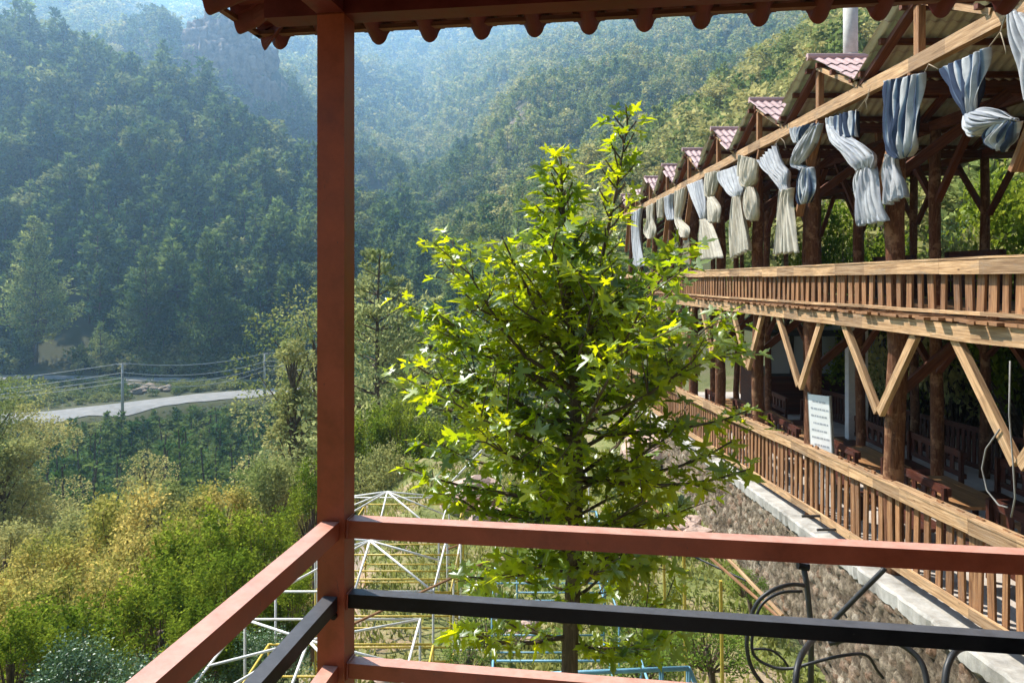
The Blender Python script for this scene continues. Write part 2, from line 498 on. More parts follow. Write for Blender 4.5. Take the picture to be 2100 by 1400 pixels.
# ---------------------------------------------------------------- terrain
def zp(py, Y): return (565 - py) / F * Y
def road_y(px): return np.interp(px, [-700, 100, 250, 400, 650, 900], [110, 135, 144, 155, 168, 176])
def track_y(px): return np.interp(px, [-700, 60, 650, 900], [172, 176, 173, 182])
def road_knots(px):
    r = float(road_y(px)); k = float(track_y(px)); zt = float(np.interp(px, [60, 620], [-24.4, -25.35]))
    return [(r - 28, -34.5), (r - 12, -29.5), (r - 7, -25.9), (r + 7, -25.6)] + ([(k - 4, zt - .05)] if k - 4 > r + 8 else []) + [(k + 3, zt), (k + 12, -20.5)]
NEARL = [(-60, -8), (6, -8.5), (12, -9.5), (18, -12), (28, -17), (45, -24), (70, -31)]
PLAY = -6.9
COLS = {
 -1700: NEARL + road_knots(-700) + [(340, 90), (400, 86), (450, 130), (600, 220), (800, 300), (1000, 420), (1400, 380)],
 -700: NEARL + road_knots(-700) + [(340, 95), (390, 90), (450, 135), (600, 215), (800, 300), (1000, 415), (1400, 380)],
 0: NEARL + road_knots(0) + [(340, zp(212, 340)), (365, 80), (420, zp(112, 420)), (440, 124), (500, zp(60, 500)), (620, zp(-20, 620)), (800, 300), (1000, 415), (1400, 380)],
 180: NEARL + road_knots(180) + [(335, zp(245, 335)), (360, 74), (420, zp(150, 420)), (440, 112), (480, zp(70, 480)), (600, zp(-5, 600)), (800, 290), (1000, 415), (1400, 380)],
 340: NEARL + road_knots(340) + [(330, zp(288, 330)), (365, 64), (430, zp(190, 430)), (470, zp(60, 470)), (500, 160), (540, 148), (640, 190), (800, 270), (1000, 415), (1400, 380)],
 380: NEARL + road_knots(380) + [(330, zp(305, 330)), (365, 60), (436, zp(205, 436)), (452, zp(115, 452)), (480, 140), (530, 128), (640, 185), (800, 270), (1000, 415), (1400, 380)],
 460: NEARL + road_knots(460) + [(328, zp(338, 328)), (365, 54), (440, zp(215, 440)), (452, zp(95, 452)), (470, 142), (510, 122), (640, 185), (800, 265), (1000, 410), (1400, 380)],
 560: NEARL + road_knots(560) + [(320, zp(375, 320)), (360, 44), (445, zp(240, 445)), (458, zp(165, 458)), (500, 106), (640, 186), (800, 255), (1000, 405), (1400, 380)],
 650: [(-60, -7), (12, -7.6), (18, -9.5), (28, -15), (45, -23), (70, -30)] + road_knots(650) + [(310, zp(415, 310)), (345, 34), (440, zp(270, 440)), (480, 80), (640, zp(150, 640)), (800, 250), (1000, 400), (1400, 380)],
 760: [(-60, PLAY), (20, PLAY), (27, -8), (45, -17), (70, -24), (130, -29), (175, -25), (190, -21), (290, zp(465, 290)), (325, 19), (430, zp(335, 430)), (470, 60), (640, zp(225, 640)), (800, 225), (1000, 395), (1400, 370)],
 870: [(-60, PLAY), (28, PLAY), (45, -14), (70, -21), (120, -26), (170, -20), (220, -8), (280, zp(500, 280)), (320, 12), (430, zp(380, 430)), (470, 50), (650, zp(255, 650)), (800, 215), (1000, 390), (1400, 370)],
 950: [(-60, PLAY), (28, PLAY), (45, -12), (70, -18), (110, -21), (150, -14), (200, 2), (260, zp(460, 260)), (300, 16), (420, zp(335, 420)), (460, 60), (650, zp(180, 650)), (800, 230), (1000, 390), (1400, 370)],
 1100: [(-60, PLAY), (28, PLAY), (45, -10), (80, -14), (120, -9), (170, 9), (250, zp(355, 250)), (290, 32), (420, zp(215, 420)), (460, 92), (650, zp(110, 650)), (800, 250), (1000, 390), (1400, 370)],
 1300: [(-60, -6.5), (28, -6.3), (45, -7), (80, -4), (120, 8), (160, 24), (230, zp(290, 230)), (270, 40), (400, zp(150, 400)), (440, 104), (650, zp(50, 650)), (800, 260), (1000, 390), (1400, 370)],
 1500: [(-60, -6.4), (30, -6.2), (45, -5), (80, 6), (120, 20), (160, 36), (210, zp(215, 210)), (250, 46), (380, zp(95, 380)), (420, 112), (650, zp(0, 650)), (800, 280), (1000, 390), (1400, 370)],
 1750: [(-60, -6.4), (24, -6.2), (34, -3.5), (60, 8), (100, 27), (150, 50), (190, zp(100, 190)), (230, 56), (360, 134), (650, 240), (1000, 390), (1400, 370)],
 2200: [(-60, -6.2), (14, -6), (20, -3.8), (30, 1), (60, 18), (100, 40), (170, 80), (360, 170), (650, 270), (1000, 400), (1400, 380)],
 2800: [(-60, -3.8), (12, -3.7), (16, -2.5), (30, 6), (60, 26), (100, 50), (170, 90), (360, 190), (650, 300), (1000, 420), (1400, 400)],
 3800: [(-60, 2), (12, 3), (30, 14), (60, 36), (100, 60), (170, 100), (360, 210), (650, 320), (1000, 430), (1400, 400)],
}
for c_ in list(COLS):
    if c_ <= 760:      # a side valley separates the near left ridge from the one behind it
        kk = COLS[c_]; zr_ = float(np.interp(355, [k[0] for k in kk], [k[1] for k in kk]))
        COLS[c_] = sorted([k for k in kk if not 344 < k[0] < 428] + [(364, zr_ - 12), (400, zr_ - 20)])
def fold(k):
    y, z = k
    if y <= 350: return k
    y2 = 350 + (y - 350) * 1.6 if y <= 500 else 590 + (y - 500) * 2.4
    return (y2, z * y2 / y)
COLS = {c: [fold(k) for k in v] for c, v in COLS.items()}
YMAX = 2050.0
CP = np.array(sorted(COLS))
YS = np.concatenate([np.linspace(-60, 10, 24)[:-1], np.geomspace(10, YMAX, 420)])
TAB = np.array([np.interp(YS, [k[0] for k in COLS[c]], [k[1] for k in COLS[c]]) for c in CP])
# light smoothing along Y keeps ridges round without moving them
ker = np.array([1, 2, 3, 2, 1.]) / 9
TAB2 = TAB.copy()
for i in range(len(TAB)):
    TAB2[i, 2:-2] = np.convolve(TAB[i], ker, 'valid')
_ph = rng.uniform(0, 6.28, (40, 2)); _an = rng.uniform(0, 6.28, 40)
def wob(X, Y):
    z = np.zeros_like(X, dtype=float)
    for k in range(40):
        lam = 14 * (1.14 ** k)
        a = lam * 0.028
        if lam > 900: continue
        fx = math.cos(_an[k]) * 6.28 / lam; fy = math.sin(_an[k]) * 6.28 / lam
        z += a * np.sin(X * fx + Y * fy + _ph[k, 0]) * np.cos(X * fy * .7 - Y * fx * .7 + _ph[k, 1])
    return z
def height(X, Y):
    X = np.asarray(X, dtype=float); Y = np.asarray(Y, dtype=float)
    px = 1050 + F * X / np.maximum(Y, 12)
    px = np.clip(px, CP[0], CP[-1] - 1e-3)
    yi = np.clip(np.interp(Y, YS, np.arange(len(YS))), 0, len(YS) - 1.001)
    y0 = yi.astype(int); fy = yi - y0
    ci = np.interp(px, CP, np.arange(len(CP))); c0 = np.minimum(ci.astype(int), len(CP) - 2); fc = ci - c0
    fs = fc * fc * (3 - 2 * fc) * 0.6 + fc * 0.4
    a = TAB2[c0, y0] * (1 - fy) + TAB2[c0, y0 + 1] * fy
    b = TAB2[c0 + 1, y0] * (1 - fy) + TAB2[c0 + 1, y0 + 1] * fy
    z = a * (1 - fs) + b * fs
    rd = road_y(px); dist = np.minimum(np.abs(Y - rd), np.abs(Y - track_y(px)))
    amp = np.clip((Y - 190) / 160, 0, 1)
    amp = np.maximum(amp, np.where(Y < 125, np.clip((Y - 40) / 300, 0, .1), 0)) 
    return z + wob(X, Y) * amp * 0.55
def hz(x, y): return float(height(np.array([x]), np.array([y]))[0])

S = np.concatenate([np.linspace(-1.85, -0.8, 60)[:-1], np.linspace(-0.8, 0.8, 330), np.linspace(0.8, 1.85, 60)[1:]])
YG = np.concatenate([np.linspace(-60, 10, 50)[:-1], np.geomspace(10, YMAX, 460)])
SS, YY = np.meshgrid(S, YG)
XX = SS * np.maximum(YY, 26)
ZZ = height(XX, YY)
ZZ = ZZ + np.where(YY < 40, 0.05 * np.sin(XX * 2.1) * np.cos(YY * 1.7) + 0.03 * np.sin(XX * 5 + YY * 4), 0)
nc = len(S)
Vt = np.stack([XX.ravel(), YY.ravel(), ZZ.ravel()], 1)
ii, jj = np.meshgrid(np.arange(len(YG) - 1), np.arange(nc - 1), indexing='ij')
a0 = (ii * nc + jj).ravel()
Qt = np.stack([a0, a0 + 1, a0 + nc + 1, a0 + nc], 1)
ter = link("terrain", np_mesh("terrain", Vt, Qt, M["ground"], smooth=True))
tag(ter, kind="structure")

def cliff():
    import bmesh
    g = np.random.default_rng(5); Vs = []; Fs = []; off = 0
    bm = bmesh.new(); bmesh.ops.create_icosphere(bm, subdivisions=4, radius=1); bm.verts.ensure_lookup_table()
    B0 = np.array([v.co[:] for v in bm.verts]); F0 = np.array([[v.index for v in f.verts] for f in bm.faces]); bm.free()
    for k in range(46):
        px = g.uniform(385, 572); y = g.uniform(494, 522)
        x = (px - 1050) / F * y; z = hz(x, y)
        r = np.array([g.uniform(5, 10), g.uniform(4, 7), g.uniform(8, 17)])
        P = B0.copy(); q = P * r
        n = 1 + .20 * np.sin(q[:, 0] * .9 + k) * np.cos(q[:, 1] * .8 + k) + .10 * np.sin(q[:, 0] * 2.3 + q[:, 2] * .25 + k * 3) + .06 * np.sin(q[:, 2] * 1.1 + k) + g.normal(0, .018, len(P))
        P = P * n[:, None]
        P[:, 2] = np.minimum(P[:, 2], .72 + .1 * np.sin(P[:, 0] * 4 + k))
        V = P * r + np.array([x, y, z + g.uniform(-5, 3)])
        Vs.append(V); Fs.append(F0 + off); off += len(V)
    o = link("cliff", np_mesh("cliff", np.concatenate(Vs), np.concatenate(Fs), M["cliff_rock"]))
    tag(o, kind="structure")
cliff()
def strip(name, yc, half, pxs, lift, mat):
    V = []
    for px in pxs:
        y = float(yc(px))
        for k in np.linspace(-half, half, 9):
            yy = y + k; x = (px - 1050) / F * yy
            V.append((x, yy, hz(x, yy) + lift))
    n = len(pxs); Q = []
    for i in range(n - 1):
        for j in range(8):
            a = i * 9 + j
            Q.append((a, a + 9, a + 10, a + 1))
    o = link(name, np_mesh(name, np.array(V), np.array(Q), mat, smooth=True))
    return tag(o, kind="structure")
strip("road", road_y, 4.0, np.linspace(-300, 880, 160), 0.12, M["road"])
strip("track", lambda p: track_y(p), 2.0, np.linspace(-300, 640, 140), 0.12, M["road"])

# ---------------------------------------------------------------- foliage prototypes (numpy)
def unit(v): return v / np.maximum(np.linalg.norm(v, axis=-1, keepdims=True), 1e-9)
def cards(C, D, N, L, W):
    """diamond leaf cards: centre base C, direction D, normal N, length L, width W"""
    D = unit(D); Sd = unit(np.cross(D, N))
    L = np.asarray(L)[:, None]; W = np.asarray(W)[:, None]
    Nn = np.cross(Sd, D)
    p0 = C; p2 = C + D * L - Nn * L * 0.12
    p1 = C + D * L * 0.45 + Sd * W * 0.5; p3 = C + D * L * 0.45 - Sd * W * 0.5
    V = np.stack([p0, p1, p2, p3], 1).reshape(-1, 3)
    Q = np.arange(len(V)).reshape(-1, 4)
    return V, Q
def cone_tube(pts, rad, n=6):
    pts = np.array(pts, float); V = []; Q = []
    for i, p in enumerate(pts):
        for j in range(n):
            th = 6.2832 * j / n
            V.append(p + np.array([math.cos(th) * rad[i], math.sin(th) * rad[i], 0]))
    for i in range(len(pts) - 1):
        for j in range(n):
            Q.append((i * n + j, i * n + (j + 1) % n, (i + 1) * n + (j + 1) % n, (i + 1) * n + j))
    return np.array(V), np.array(Q)
def limb(p, q, r0, r1, n=5):
    p = np.array(p, float); q = np.array(q, float); d = unit(q - p)
    a = np.cross(d, [0, 0, 1.0]); 
    if np.linalg.norm(a) < .1: a = np.cross(d, [1.0, 0, 0])
    a = unit(a); b = np.cross(d, a); V = []
    for c, r in ((p, r0), (q, r1)):
        for j in range(n):
            th = 6.2832 * j / n
            V.append(c + a * math.cos(th) * r + b * math.sin(th) * r)
    return np.array(V), np.array([(j, (j + 1) % n, n + (j + 1) % n, n + j) for j in range(n)])
def cat(parts):
    Vs = []; Qs = []; o = 0
    for V, Q in parts:
        Vs.append(V); Qs.append(Q + o); o += len(V)
    return np.concatenate(Vs), np.concatenate(Qs)
def pine(H, seed, dens=1.0, card=1.0, bare=0.22, wide=0.2, limbs=True):
    """returns trunk (V,Q), crown (V,Q)"""
    g = np.random.default_rng(seed)
    lean = g.normal(0, 0.02, 2) * H
    def ax(t): return np.array([lean[0] * t * t + 0.12 * math.sin(5 * t + seed), lean[1] * t * t + .1 * math.cos(4 * t + seed), H * t])
    tr = [cone_tube([ax(t) for t in np.linspace(0, 0.97, 8)], [H * 0.013 * (1 - t) + 0.03 for t in np.linspace(0, .97, 8)])]
    Cs = []; Ds = []; Ns = []; Ls = []
    nw = int(H * 1.45)
    for i in range(nw):
        t = bare + (1 - bare) * (i + g.uniform(-.3, .3)) / nw
        s = (t - bare) / (1 - bare)
        prof = (min(1, s / 0.18 + 0.35)) * (1 - s) ** 0.95 + 0.045
        for b in range(g.integers(4, 7)):
            az = g.uniform(0, 6.283)
            Lb = H * wide * prof * g.uniform(0.6, 1.3)
            if g.random() < 0.08: continue
            rise = g.uniform(-0.05, 0.35) + 0.35 * s
            dirn = np.array([math.cos(az), math.sin(az), rise]); dirn /= np.linalg.norm(dirn)
            p0 = ax(min(t, .97)); p1 = p0 + dirn * Lb
            if limbs and Lb > 0.8: tr.append(limb(p0, p0 + dirn * Lb * 0.85, 0.02 + 0.012 * Lb, 0.015, 4))
            n = max(3, int(Lb * 9 * dens))
            u = g.uniform(0.22, 1.0, n) ** 0.75
            side = np.array([-dirn[1], dirn[0], 0])
            sp = (1 - u * 0.55) * Lb * 0.30
            c = p0 + dirn * (u * Lb)[:, None] + side * (g.normal(0, 1, n) * sp)[:, None] + np.array([0, 0, 1]) * (g.normal(0.0, .11, n) * Lb * .6 + 0.12 * u * u * Lb)[:, None]
            d = dirn * 0.6 + g.normal(0, 0.5, (n, 3)) + np.array([0, 0, 0.35])
            Cs.append(c); Ds.append(d); Ns.append(np.array([0, 0, 1]) + g.normal(0, 0.55, (n, 3))); Ls.append(g.uniform(0.35, 0.75, n) * card)
    C = np.concatenate(Cs); D = np.concatenate(Ds); N = np.concatenate(Ns); L = np.concatenate(Ls)
    return cat(tr), cards(C, D, N, L, L * g.uniform(0.35, 0.6, len(L)))
def broad(H, Rr, seed, n=3000, leaf=0.3, clumps=26, bare=0.25, slim=1.0):
    g = np.random.default_rng(seed)
    tr = [cone_tube([(0.1 * math.sin(3 * t), 0.1 * math.cos(2 * t), H * t) for t in np.linspace(0, .8, 6)], [H * .016 * (1 - t) + .02 for t in np.linspace(0, .8, 6)])]
    Cs = []; Ds = []; Ns = []
    per = n // clumps
    for k in range(clumps):
        t = g.uniform(0, 1)
        zc = H * (bare + (1 - bare) * t * 0.92)
        env = math.sin(math.pi * min(1, 0.18 + 0.8 * (t * .86))) ** 0.7
        az = g.uniform(0, 6.283); rr = Rr * env * math.sqrt(g.uniform(0.05, 1)) * slim
        c0 = np.array([math.cos(az) * rr, math.sin(az) * rr, zc])
        rad = Rr * g.uniform(0.22, 0.42) * (0.6 + .5 * env)
        tr.append(limb((0, 0, max(H * .15, zc - rr * 1.0 - H * .06)), c0, 0.01 * H * .6, 0.01, 4))
        v = unit(g.normal(0, 1, (per, 3))) * (rad * g.uniform(0.45, 1.05, (per, 1)) ** 0.5) * np.array([1.1, 1.1, 0.8])
        Cs.append(c0 + v); Ds.append(v + g.normal(0, rad * .5, (per, 3)) + [0, 0, -.05]); Ns.append(np.array([0, 0, 1.]) + g.normal(0, .7, (per, 3)))
    C = np.concatenate(Cs); D = np.concatenate(Ds); N = np.concatenate(Ns)
    L = g.uniform(0.6, 1.2, len(C)) * leaf
    return cat(tr), cards(C, D, N, L, L * 0.62)

# ---------------------------------------------------------------- scatter the forest
def jgrid(x0, x1, y0, y1, sp):
    xs = np.arange(x0, x1, sp); ys = np.arange(y0, y1, sp)
    X, Y = np.meshgrid(xs, ys)
    X = X + rng.uniform(-.48, .48, X.shape) * sp; Y = Y + rng.uniform(-.48, .48, Y.shape) * sp
    return X.ravel(), Y.ravel()
# horizon of bare ground per column, for skipping trees no view could show
HP = np.arange(-250, 2400, 25); HYs = np.geomspace(20, YMAX, 200)
HPx, HYy = np.meshgrid(HP, HYs, indexing='ij')
Hgr = 565 - height((HPx - 1050) / F * HYy, HYy) / HYy * F
Hmin = np.minimum.accumulate(Hgr, axis=1)
def hor(px, Y):
    i = np.clip(np.round((px + 250) / 25).astype(int), 0, len(HP) - 1)
    j = np.clip(np.searchsorted(HYs, Y * 0.96) - 1, 0, len(HYs) - 1)
    return Hmin[i, j]
zones = []
ZTOP = float(ZZ.max())
print('terrain top', ZTOP)
def zone(y0, y1, p0, p1, sp, hfun, kfun, tone):
    xm = max(abs((p0 - 1050) / F * y1), abs((p1 - 1050) / F * y1)) + 10
    X, Y = jgrid(-xm, xm, y0, y1, sp)
    px = 1050 + F * X / Y
    ok = (px > p0) & (px < p1)
    X, Y, px = X[ok], Y[ok], px[ok]
    Z = height(X, Y)
    for x, y, z, p in zip(X, Y, Z, px):
        h = hfun(p, y); k = kfun(p, y)
        zones.append((x, y, z, p, h, k, tone(p, y)))
u = lambda a, b: rng.uniform(a, b)
def roadclear(p, y):
    return abs(y - float(road_y(p))) < 8.5 or abs(y - float(track_y(p))) < 4
# left slope, below-road wood, right slope, mid ridges, far ridges
def kmix(frac): return lambda p, y: 'broad' if rng.random() < frac else 'pine'
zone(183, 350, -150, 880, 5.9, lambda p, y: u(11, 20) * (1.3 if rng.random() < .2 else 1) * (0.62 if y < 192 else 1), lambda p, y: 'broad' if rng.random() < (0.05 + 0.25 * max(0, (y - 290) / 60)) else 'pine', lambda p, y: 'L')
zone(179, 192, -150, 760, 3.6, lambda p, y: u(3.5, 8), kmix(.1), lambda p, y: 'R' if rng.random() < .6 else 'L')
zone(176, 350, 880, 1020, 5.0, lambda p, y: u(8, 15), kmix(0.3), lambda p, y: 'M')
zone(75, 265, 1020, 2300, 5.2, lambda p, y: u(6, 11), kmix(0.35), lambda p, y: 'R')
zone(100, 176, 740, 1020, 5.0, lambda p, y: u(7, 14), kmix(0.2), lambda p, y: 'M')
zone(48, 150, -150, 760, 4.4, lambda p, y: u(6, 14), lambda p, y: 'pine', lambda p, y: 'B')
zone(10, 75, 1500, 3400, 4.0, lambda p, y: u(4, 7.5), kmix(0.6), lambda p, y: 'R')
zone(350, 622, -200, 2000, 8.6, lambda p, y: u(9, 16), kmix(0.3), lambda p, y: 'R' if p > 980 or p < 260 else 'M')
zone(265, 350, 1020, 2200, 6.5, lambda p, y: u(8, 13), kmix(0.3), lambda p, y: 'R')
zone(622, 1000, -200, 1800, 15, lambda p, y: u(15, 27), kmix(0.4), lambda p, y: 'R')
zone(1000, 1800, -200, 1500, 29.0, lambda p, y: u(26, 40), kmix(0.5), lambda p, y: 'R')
for _ in range(700):
    p_ = u(-60, 700); r_ = float(road_y(p_)); y_ = r_ - u(5.5, 27); x_ = (p_ - 1050) / F * y_
    zr = hz(x_, y_); lim = -27.2 if y_ > r_ - 9 else -25.6
    zones.append((x_, y_, zr, p_, min(u(1.2, 3.5), max(.5, lim - zr)), 'scrub', 'L'))
for _ in range(420):
    p_ = u(-60, 760); y_ = float(track_y(p_)) + u(3.2, 13); x_ = (p_ - 1050) / F * y_
    if 50 < p_ < 190 and rng.random() < .75: continue
    zones.append((x_, y_, hz(x_, y_), p_, u(1.5, 5.5), 'scrub', 'R' if rng.random() < .5 else 'L'))
for _ in range(900):
    p_ = u(-60, 640); f_ = u(0.05, 0.95); r_, k_ = float(road_y(p_)) + 6.0, float(track_y(p_)) - 3
    if k_ < r_: continue
    y_ = r_ + (k_ - r_) * f_; x_ = (p_ - 1050) / F * y_
    if 262 < p_ < 352 and rng.random() < .8: continue
    zones.append((x_, y_, hz(x_, y_), p_, u(.7, 2.0), 'scrub', 'L'))
cand = []
for (x, y, z, p, h, k, tn) in zones:
    if y < 75 and p > 1490 and (x < 15.5 or p > 2250 and y > 35): continue
    if k != 'scrub':
        if roadclear(p, y) and p < 920: continue
        if -150 < p < 640 and float(road_y(p)) + 5 < y < float(track_y(p)) + 6: continue
    if tn == 'B' and y > float(road_y(p)) - 7: continue
    # the sunny strip below the road stays lower so the road shows
    if tn == 'B':
        ymax = 852 if p < 200 else (838 if p < 330 else 826)
        ztop = zp(ymax, y)
        h = min(h, (ztop - z) * u(.75, 1.0))
        if h < 1.6: continue
    if 370 < p < 590 and 484 < y < 535 and rng.random() < 0.93: continue  # cliff
    if 40 < p < 250 and 176 < y < 205 and (p < 150 or rng.random() < .3): continue   # bare cut above the track
    top = 565 - (z + h) / y * F
    hh = float(hor(np.array([p]), np.array([y]))[0])
    if top > hh + 6 or top > 1010 or top > 565 and p > 1330: continue
    if 565 - z / y * F < -40: continue
    cand.append((h / y * F, x, y, z, p, h, k, tn))
cand.sort(key=lambda c: -c[0])
protos = {}
def reg(key, fn, cm):
    (tv, tq), (cv, cq) = fn
    protos[key] = (np_mesh("trunk", tv, tq, M["bark"]), np_mesh("crown", cv, cq, cm))
for i in range(5):
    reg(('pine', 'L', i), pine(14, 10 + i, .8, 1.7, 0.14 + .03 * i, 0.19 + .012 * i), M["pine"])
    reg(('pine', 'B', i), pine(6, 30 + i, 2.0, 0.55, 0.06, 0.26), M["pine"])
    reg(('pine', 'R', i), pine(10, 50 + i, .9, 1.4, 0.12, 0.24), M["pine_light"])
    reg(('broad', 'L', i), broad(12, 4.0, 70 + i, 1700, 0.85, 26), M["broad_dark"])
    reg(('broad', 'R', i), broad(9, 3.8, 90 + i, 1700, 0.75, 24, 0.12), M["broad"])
PH = {('pine', 'L'): 14, ('pine', 'B'): 6, ('pine', 'R'): 10, ('broad', 'L'): 12, ('broad', 'R'): 9}
def where(p, y, tn):
    if tn == 'B': return "in the wood below the road"
    if y < 200 and p < 700: return "at the slope foot just above the road"
    if tn == 'L': return "on the shaded left slope"
    if tn == 'M': return "in the valley bottom between the slopes"
    return "on the sunlit right slope"
def hband(p):
    for lim, w_ in ((60, "at the left edge"), (150, "left of the left pole"), (225, "near the left pole"), (280, "above the left pole"), (350, "right of the left pole"), (430, "left of the yellow sign"), (500, "above the yellow sign"), (560, "above the right pole"), (655, "left of the red post"), (735, "behind the red post"), (800, "right of the red post"), (880, "beyond the slim pine"), (960, "left of the plane tree"), (1060, "at the plane tree's left shoulder"), (1180, "behind the plane tree top"), (1300, "beside the plane tree tips"), (1420, "above the farthest roofs"), (1600, "above the middle roofs"), (1800, "beside the chimney")):
        if p < lim: return w_
    return "behind the terrace roof"
def vband(top):
    for lim, w_ in ((60, "topmost"), (140, "very high"), (220, "high"), (300, "upper"), (380, "midway"), (460, "lower"), (560, "low"), (680, "lowest")):
        if top < lim: return w_
    return "bottom"
def hword(h, k, tn):
    ref = PH[(k, 'L' if tn == 'M' else tn)] if (k, 'L' if tn == 'M' else tn) in PH else 9
    return "tall" if h > ref * 1.05 else ("small" if h < ref * 0.75 else "mid-sized")
def make_tree(name, key, loc, s, rz, label, cat_, group, sxy=1.0):
    e = empty(name, loc, label, cat_, group)
    e.rotation_euler = (0, 0, rz); e.scale = (s * sxy, s * sxy, s)
    t_, c_ = protos[key]
    link("trunk", t_, e); link("crown", c_, e)
    return e
SHORT = {'L': 'left slope', 'B': 'below the road', 'M': 'valley bottom', 'R': 'sunlit slope'}
made = []
left = []; count = {'pine': 0, 'broad': 0}
for c in cand:
    k, tn = c[6], c[7]
    if k == 'scrub': left.append(c); continue
    bt = 'L' if tn == 'M' else tn
    if (k, bt) not in PH: bt = 'L'
    if count[k] < (290 if k == 'pine' else 150):
        count[k] += 1
        s = c[5] / PH[(k, bt)]
        shade = {'L': 'dark green', 'B': 'dark green', 'R': 'light green', 'M': 'bluish green'}[tn]
        if True: pass
        if k == 'pine': nm, lb, gr = "pine_tree", f"{vband(565 - (c[3] + c[5]) / c[2] * F)} {hword(c[5], k, tn)} {shade.replace(' green', '')} pine {hband(c[4])}, {SHORT[tn]}", f"pines {where(c[4], c[2], tn)}"
        else: nm, lb, gr = "broadleaf_tree", f"{vband(565 - (c[3] + c[5]) / c[2] * F)} {hword(c[5], k, tn)} {shade.replace(' green', '')} round tree {hband(c[4])}, {SHORT[tn]}", f"broadleaf trees {where(c[4], c[2], tn)}"
        made.append((c[4], c[2], gr, make_tree(nm, (k, bt, int(rng.integers(5))), (c[1], c[2], c[3] - 0.2), s, u(0, 6.28), lb, "tree", gr, u(0.9, 1.25))))
    else: left.append(c)
by = {}
for m_ in made: by.setdefault(m_[3]["label"], []).append(m_)
ORD = ["leftmost", "second", "third", "fourth", "fifth", "sixth", "seventh", "eighth", "ninth", "tenth", "eleventh", "twelfth", "thirteenth", "fourteenth", "fifteenth", "sixteenth", "seventeenth", "eighteenth", "nineteenth", "twentieth"]
for lb, ms in by.items():
    if len(ms) < 2: continue
    ms.sort(key=lambda m: m[0])
    for i_, m_ in enumerate(ms):
        o_ = "leftmost" if i_ == 0 else ("rightmost" if i_ == len(ms) - 1 else (ORD[i_] if i_ < 20 else f"{i_ + 1}th") + " from left")
        m_[3]["label"] = lb + ", " + o_
# the rest of the forest: one merged mesh
lo = {}
for i in range(4):
    (tv, tq), (cv, cq) = pine(12, 110 + i, 0.36, 1.9, 0.1, 0.21, False); lo[('pine', 0, i)] = (tv, tq, cv, cq, 12)
    (tv, tq), (cv, cq) = pine(12, 120 + i, 0.12, 3.2, 0.1, 0.22, False); lo[('pine', 1, i)] = (tv, tq, cv, cq, 12)
    (tv, tq), (cv, cq) = broad(10, 4.4, 130 + i, 620, 1.0, 14, 0.1); lo[('broad', 0, i)] = (tv, tq, cv, cq, 10)
    (tv, tq), (cv, cq) = broad(10, 4.6, 140 + i, 200, 1.9, 10, 0.05); lo[('broad', 1, i)] = (tv, tq, cv, cq, 10)
VV = []; QQ = []; MI = []; off = 0
FM = [M["bark"], M["pine"], M["pine_light"], M["broad_dark"], M["broad"]]
for c in left:
    k, tn = c[6], c[7]
    far = 1 if (c[0] < 42) else 0
    if k == 'scrub': k = 'broad'; far = 1
    tv, tq, cv, cq, H0 = lo[(k, far, int(rng.integers(4)))]
    s = c[5] / H0; a = u(0, 6.28); ca, sa = math.cos(a), math.sin(a); w_ = u(1.0, 1.35)
    Rm = np.array([[ca * w_, -sa * w_, 0], [sa * w_, ca * w_, 0], [0, 0, 1]]) * s
    if far: V = cv @ Rm.T; Q = cq; mi = np.empty(len(cq), int)
    else: nt_ = 8 if k == 'pine' else 6; V = np.concatenate([cv, tv[:nt_ * 6]]) @ Rm.T; Q = np.concatenate([cq, tq[:(nt_ - 1) * 6] + len(cv)]); mi = np.zeros(len(Q), int)
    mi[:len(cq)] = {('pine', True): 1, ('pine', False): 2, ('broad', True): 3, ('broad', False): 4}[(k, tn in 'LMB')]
    VV.append(V + np.array([c[1], c[2], c[3] - .3])); QQ.append(Q + off); MI.append(mi); off += len(V)
fo = link("forest", np_mesh("forest", np.concatenate(VV), np.concatenate(QQ), FM, np.concatenate(MI)))
tag(fo, "dense mixed pine and broadleaf forest covering the hills and far ridges", "forest", kind="stuff")
print("forest: individual", count, "rest", len(left), "quads", sum(len(q) for q in QQ))
del VV, QQ, MI

#@@NEAR
# ---------------------------------------------------------------- haze
def haze():
    mb = MB()
    x0, x1, y0, y1, z0, z1 = -3800, 3800, -64, 2060, float(ZZ.min()) - 1.5, ZTOP + 24
    mb.box(x0, x1, y0, y1, z0, z1)
    m = bpy.data.materials.new("haze_air"); m.use_nodes = True
    t = m.node_tree
    t.nodes.remove(t.nodes["Principled BSDF"])
    v = nd(t, "ShaderNodeVolumePrincipled")
    v.inputs["Color"].default_value = (0.39, 0.66, 0.98, 1)
    v.inputs["Density"].default_value = HAZE_DENSITY
    v.inputs["Anisotropy"].default_value = 0.55
    t.links.new(v.outputs[0], t.nodes["Material Output"].inputs["Volume"])
    o = mb.build("haze", m)
    tag(o, "pale blue haze filling the valley", "haze", kind="stuff")
haze()

# ---------------------------------------------------------------- red pavilion
A = Vector((0.148, 1, 0)).normalized()      # away
B = Vector((1, -0.148, 0)).normalized()     # right
PO = Vector((-0.505, 2.115, 0))              # post centre
def pav(a, b, z): return PO + A * a + B * b + Vector((0, 0, z))
pv = empty("pavilion", (PO.x, PO.y, -1.66), "red-painted metal pavilion with corner post, railings and scalloped tile-sheet eaves", "pavilion")
mb = MB(); mb.beam(pav(0, 0, -1.66), pav(0, 0, 0.74), 0.08, 0.08, up=A); mb.build("post", M["red"], pv, )
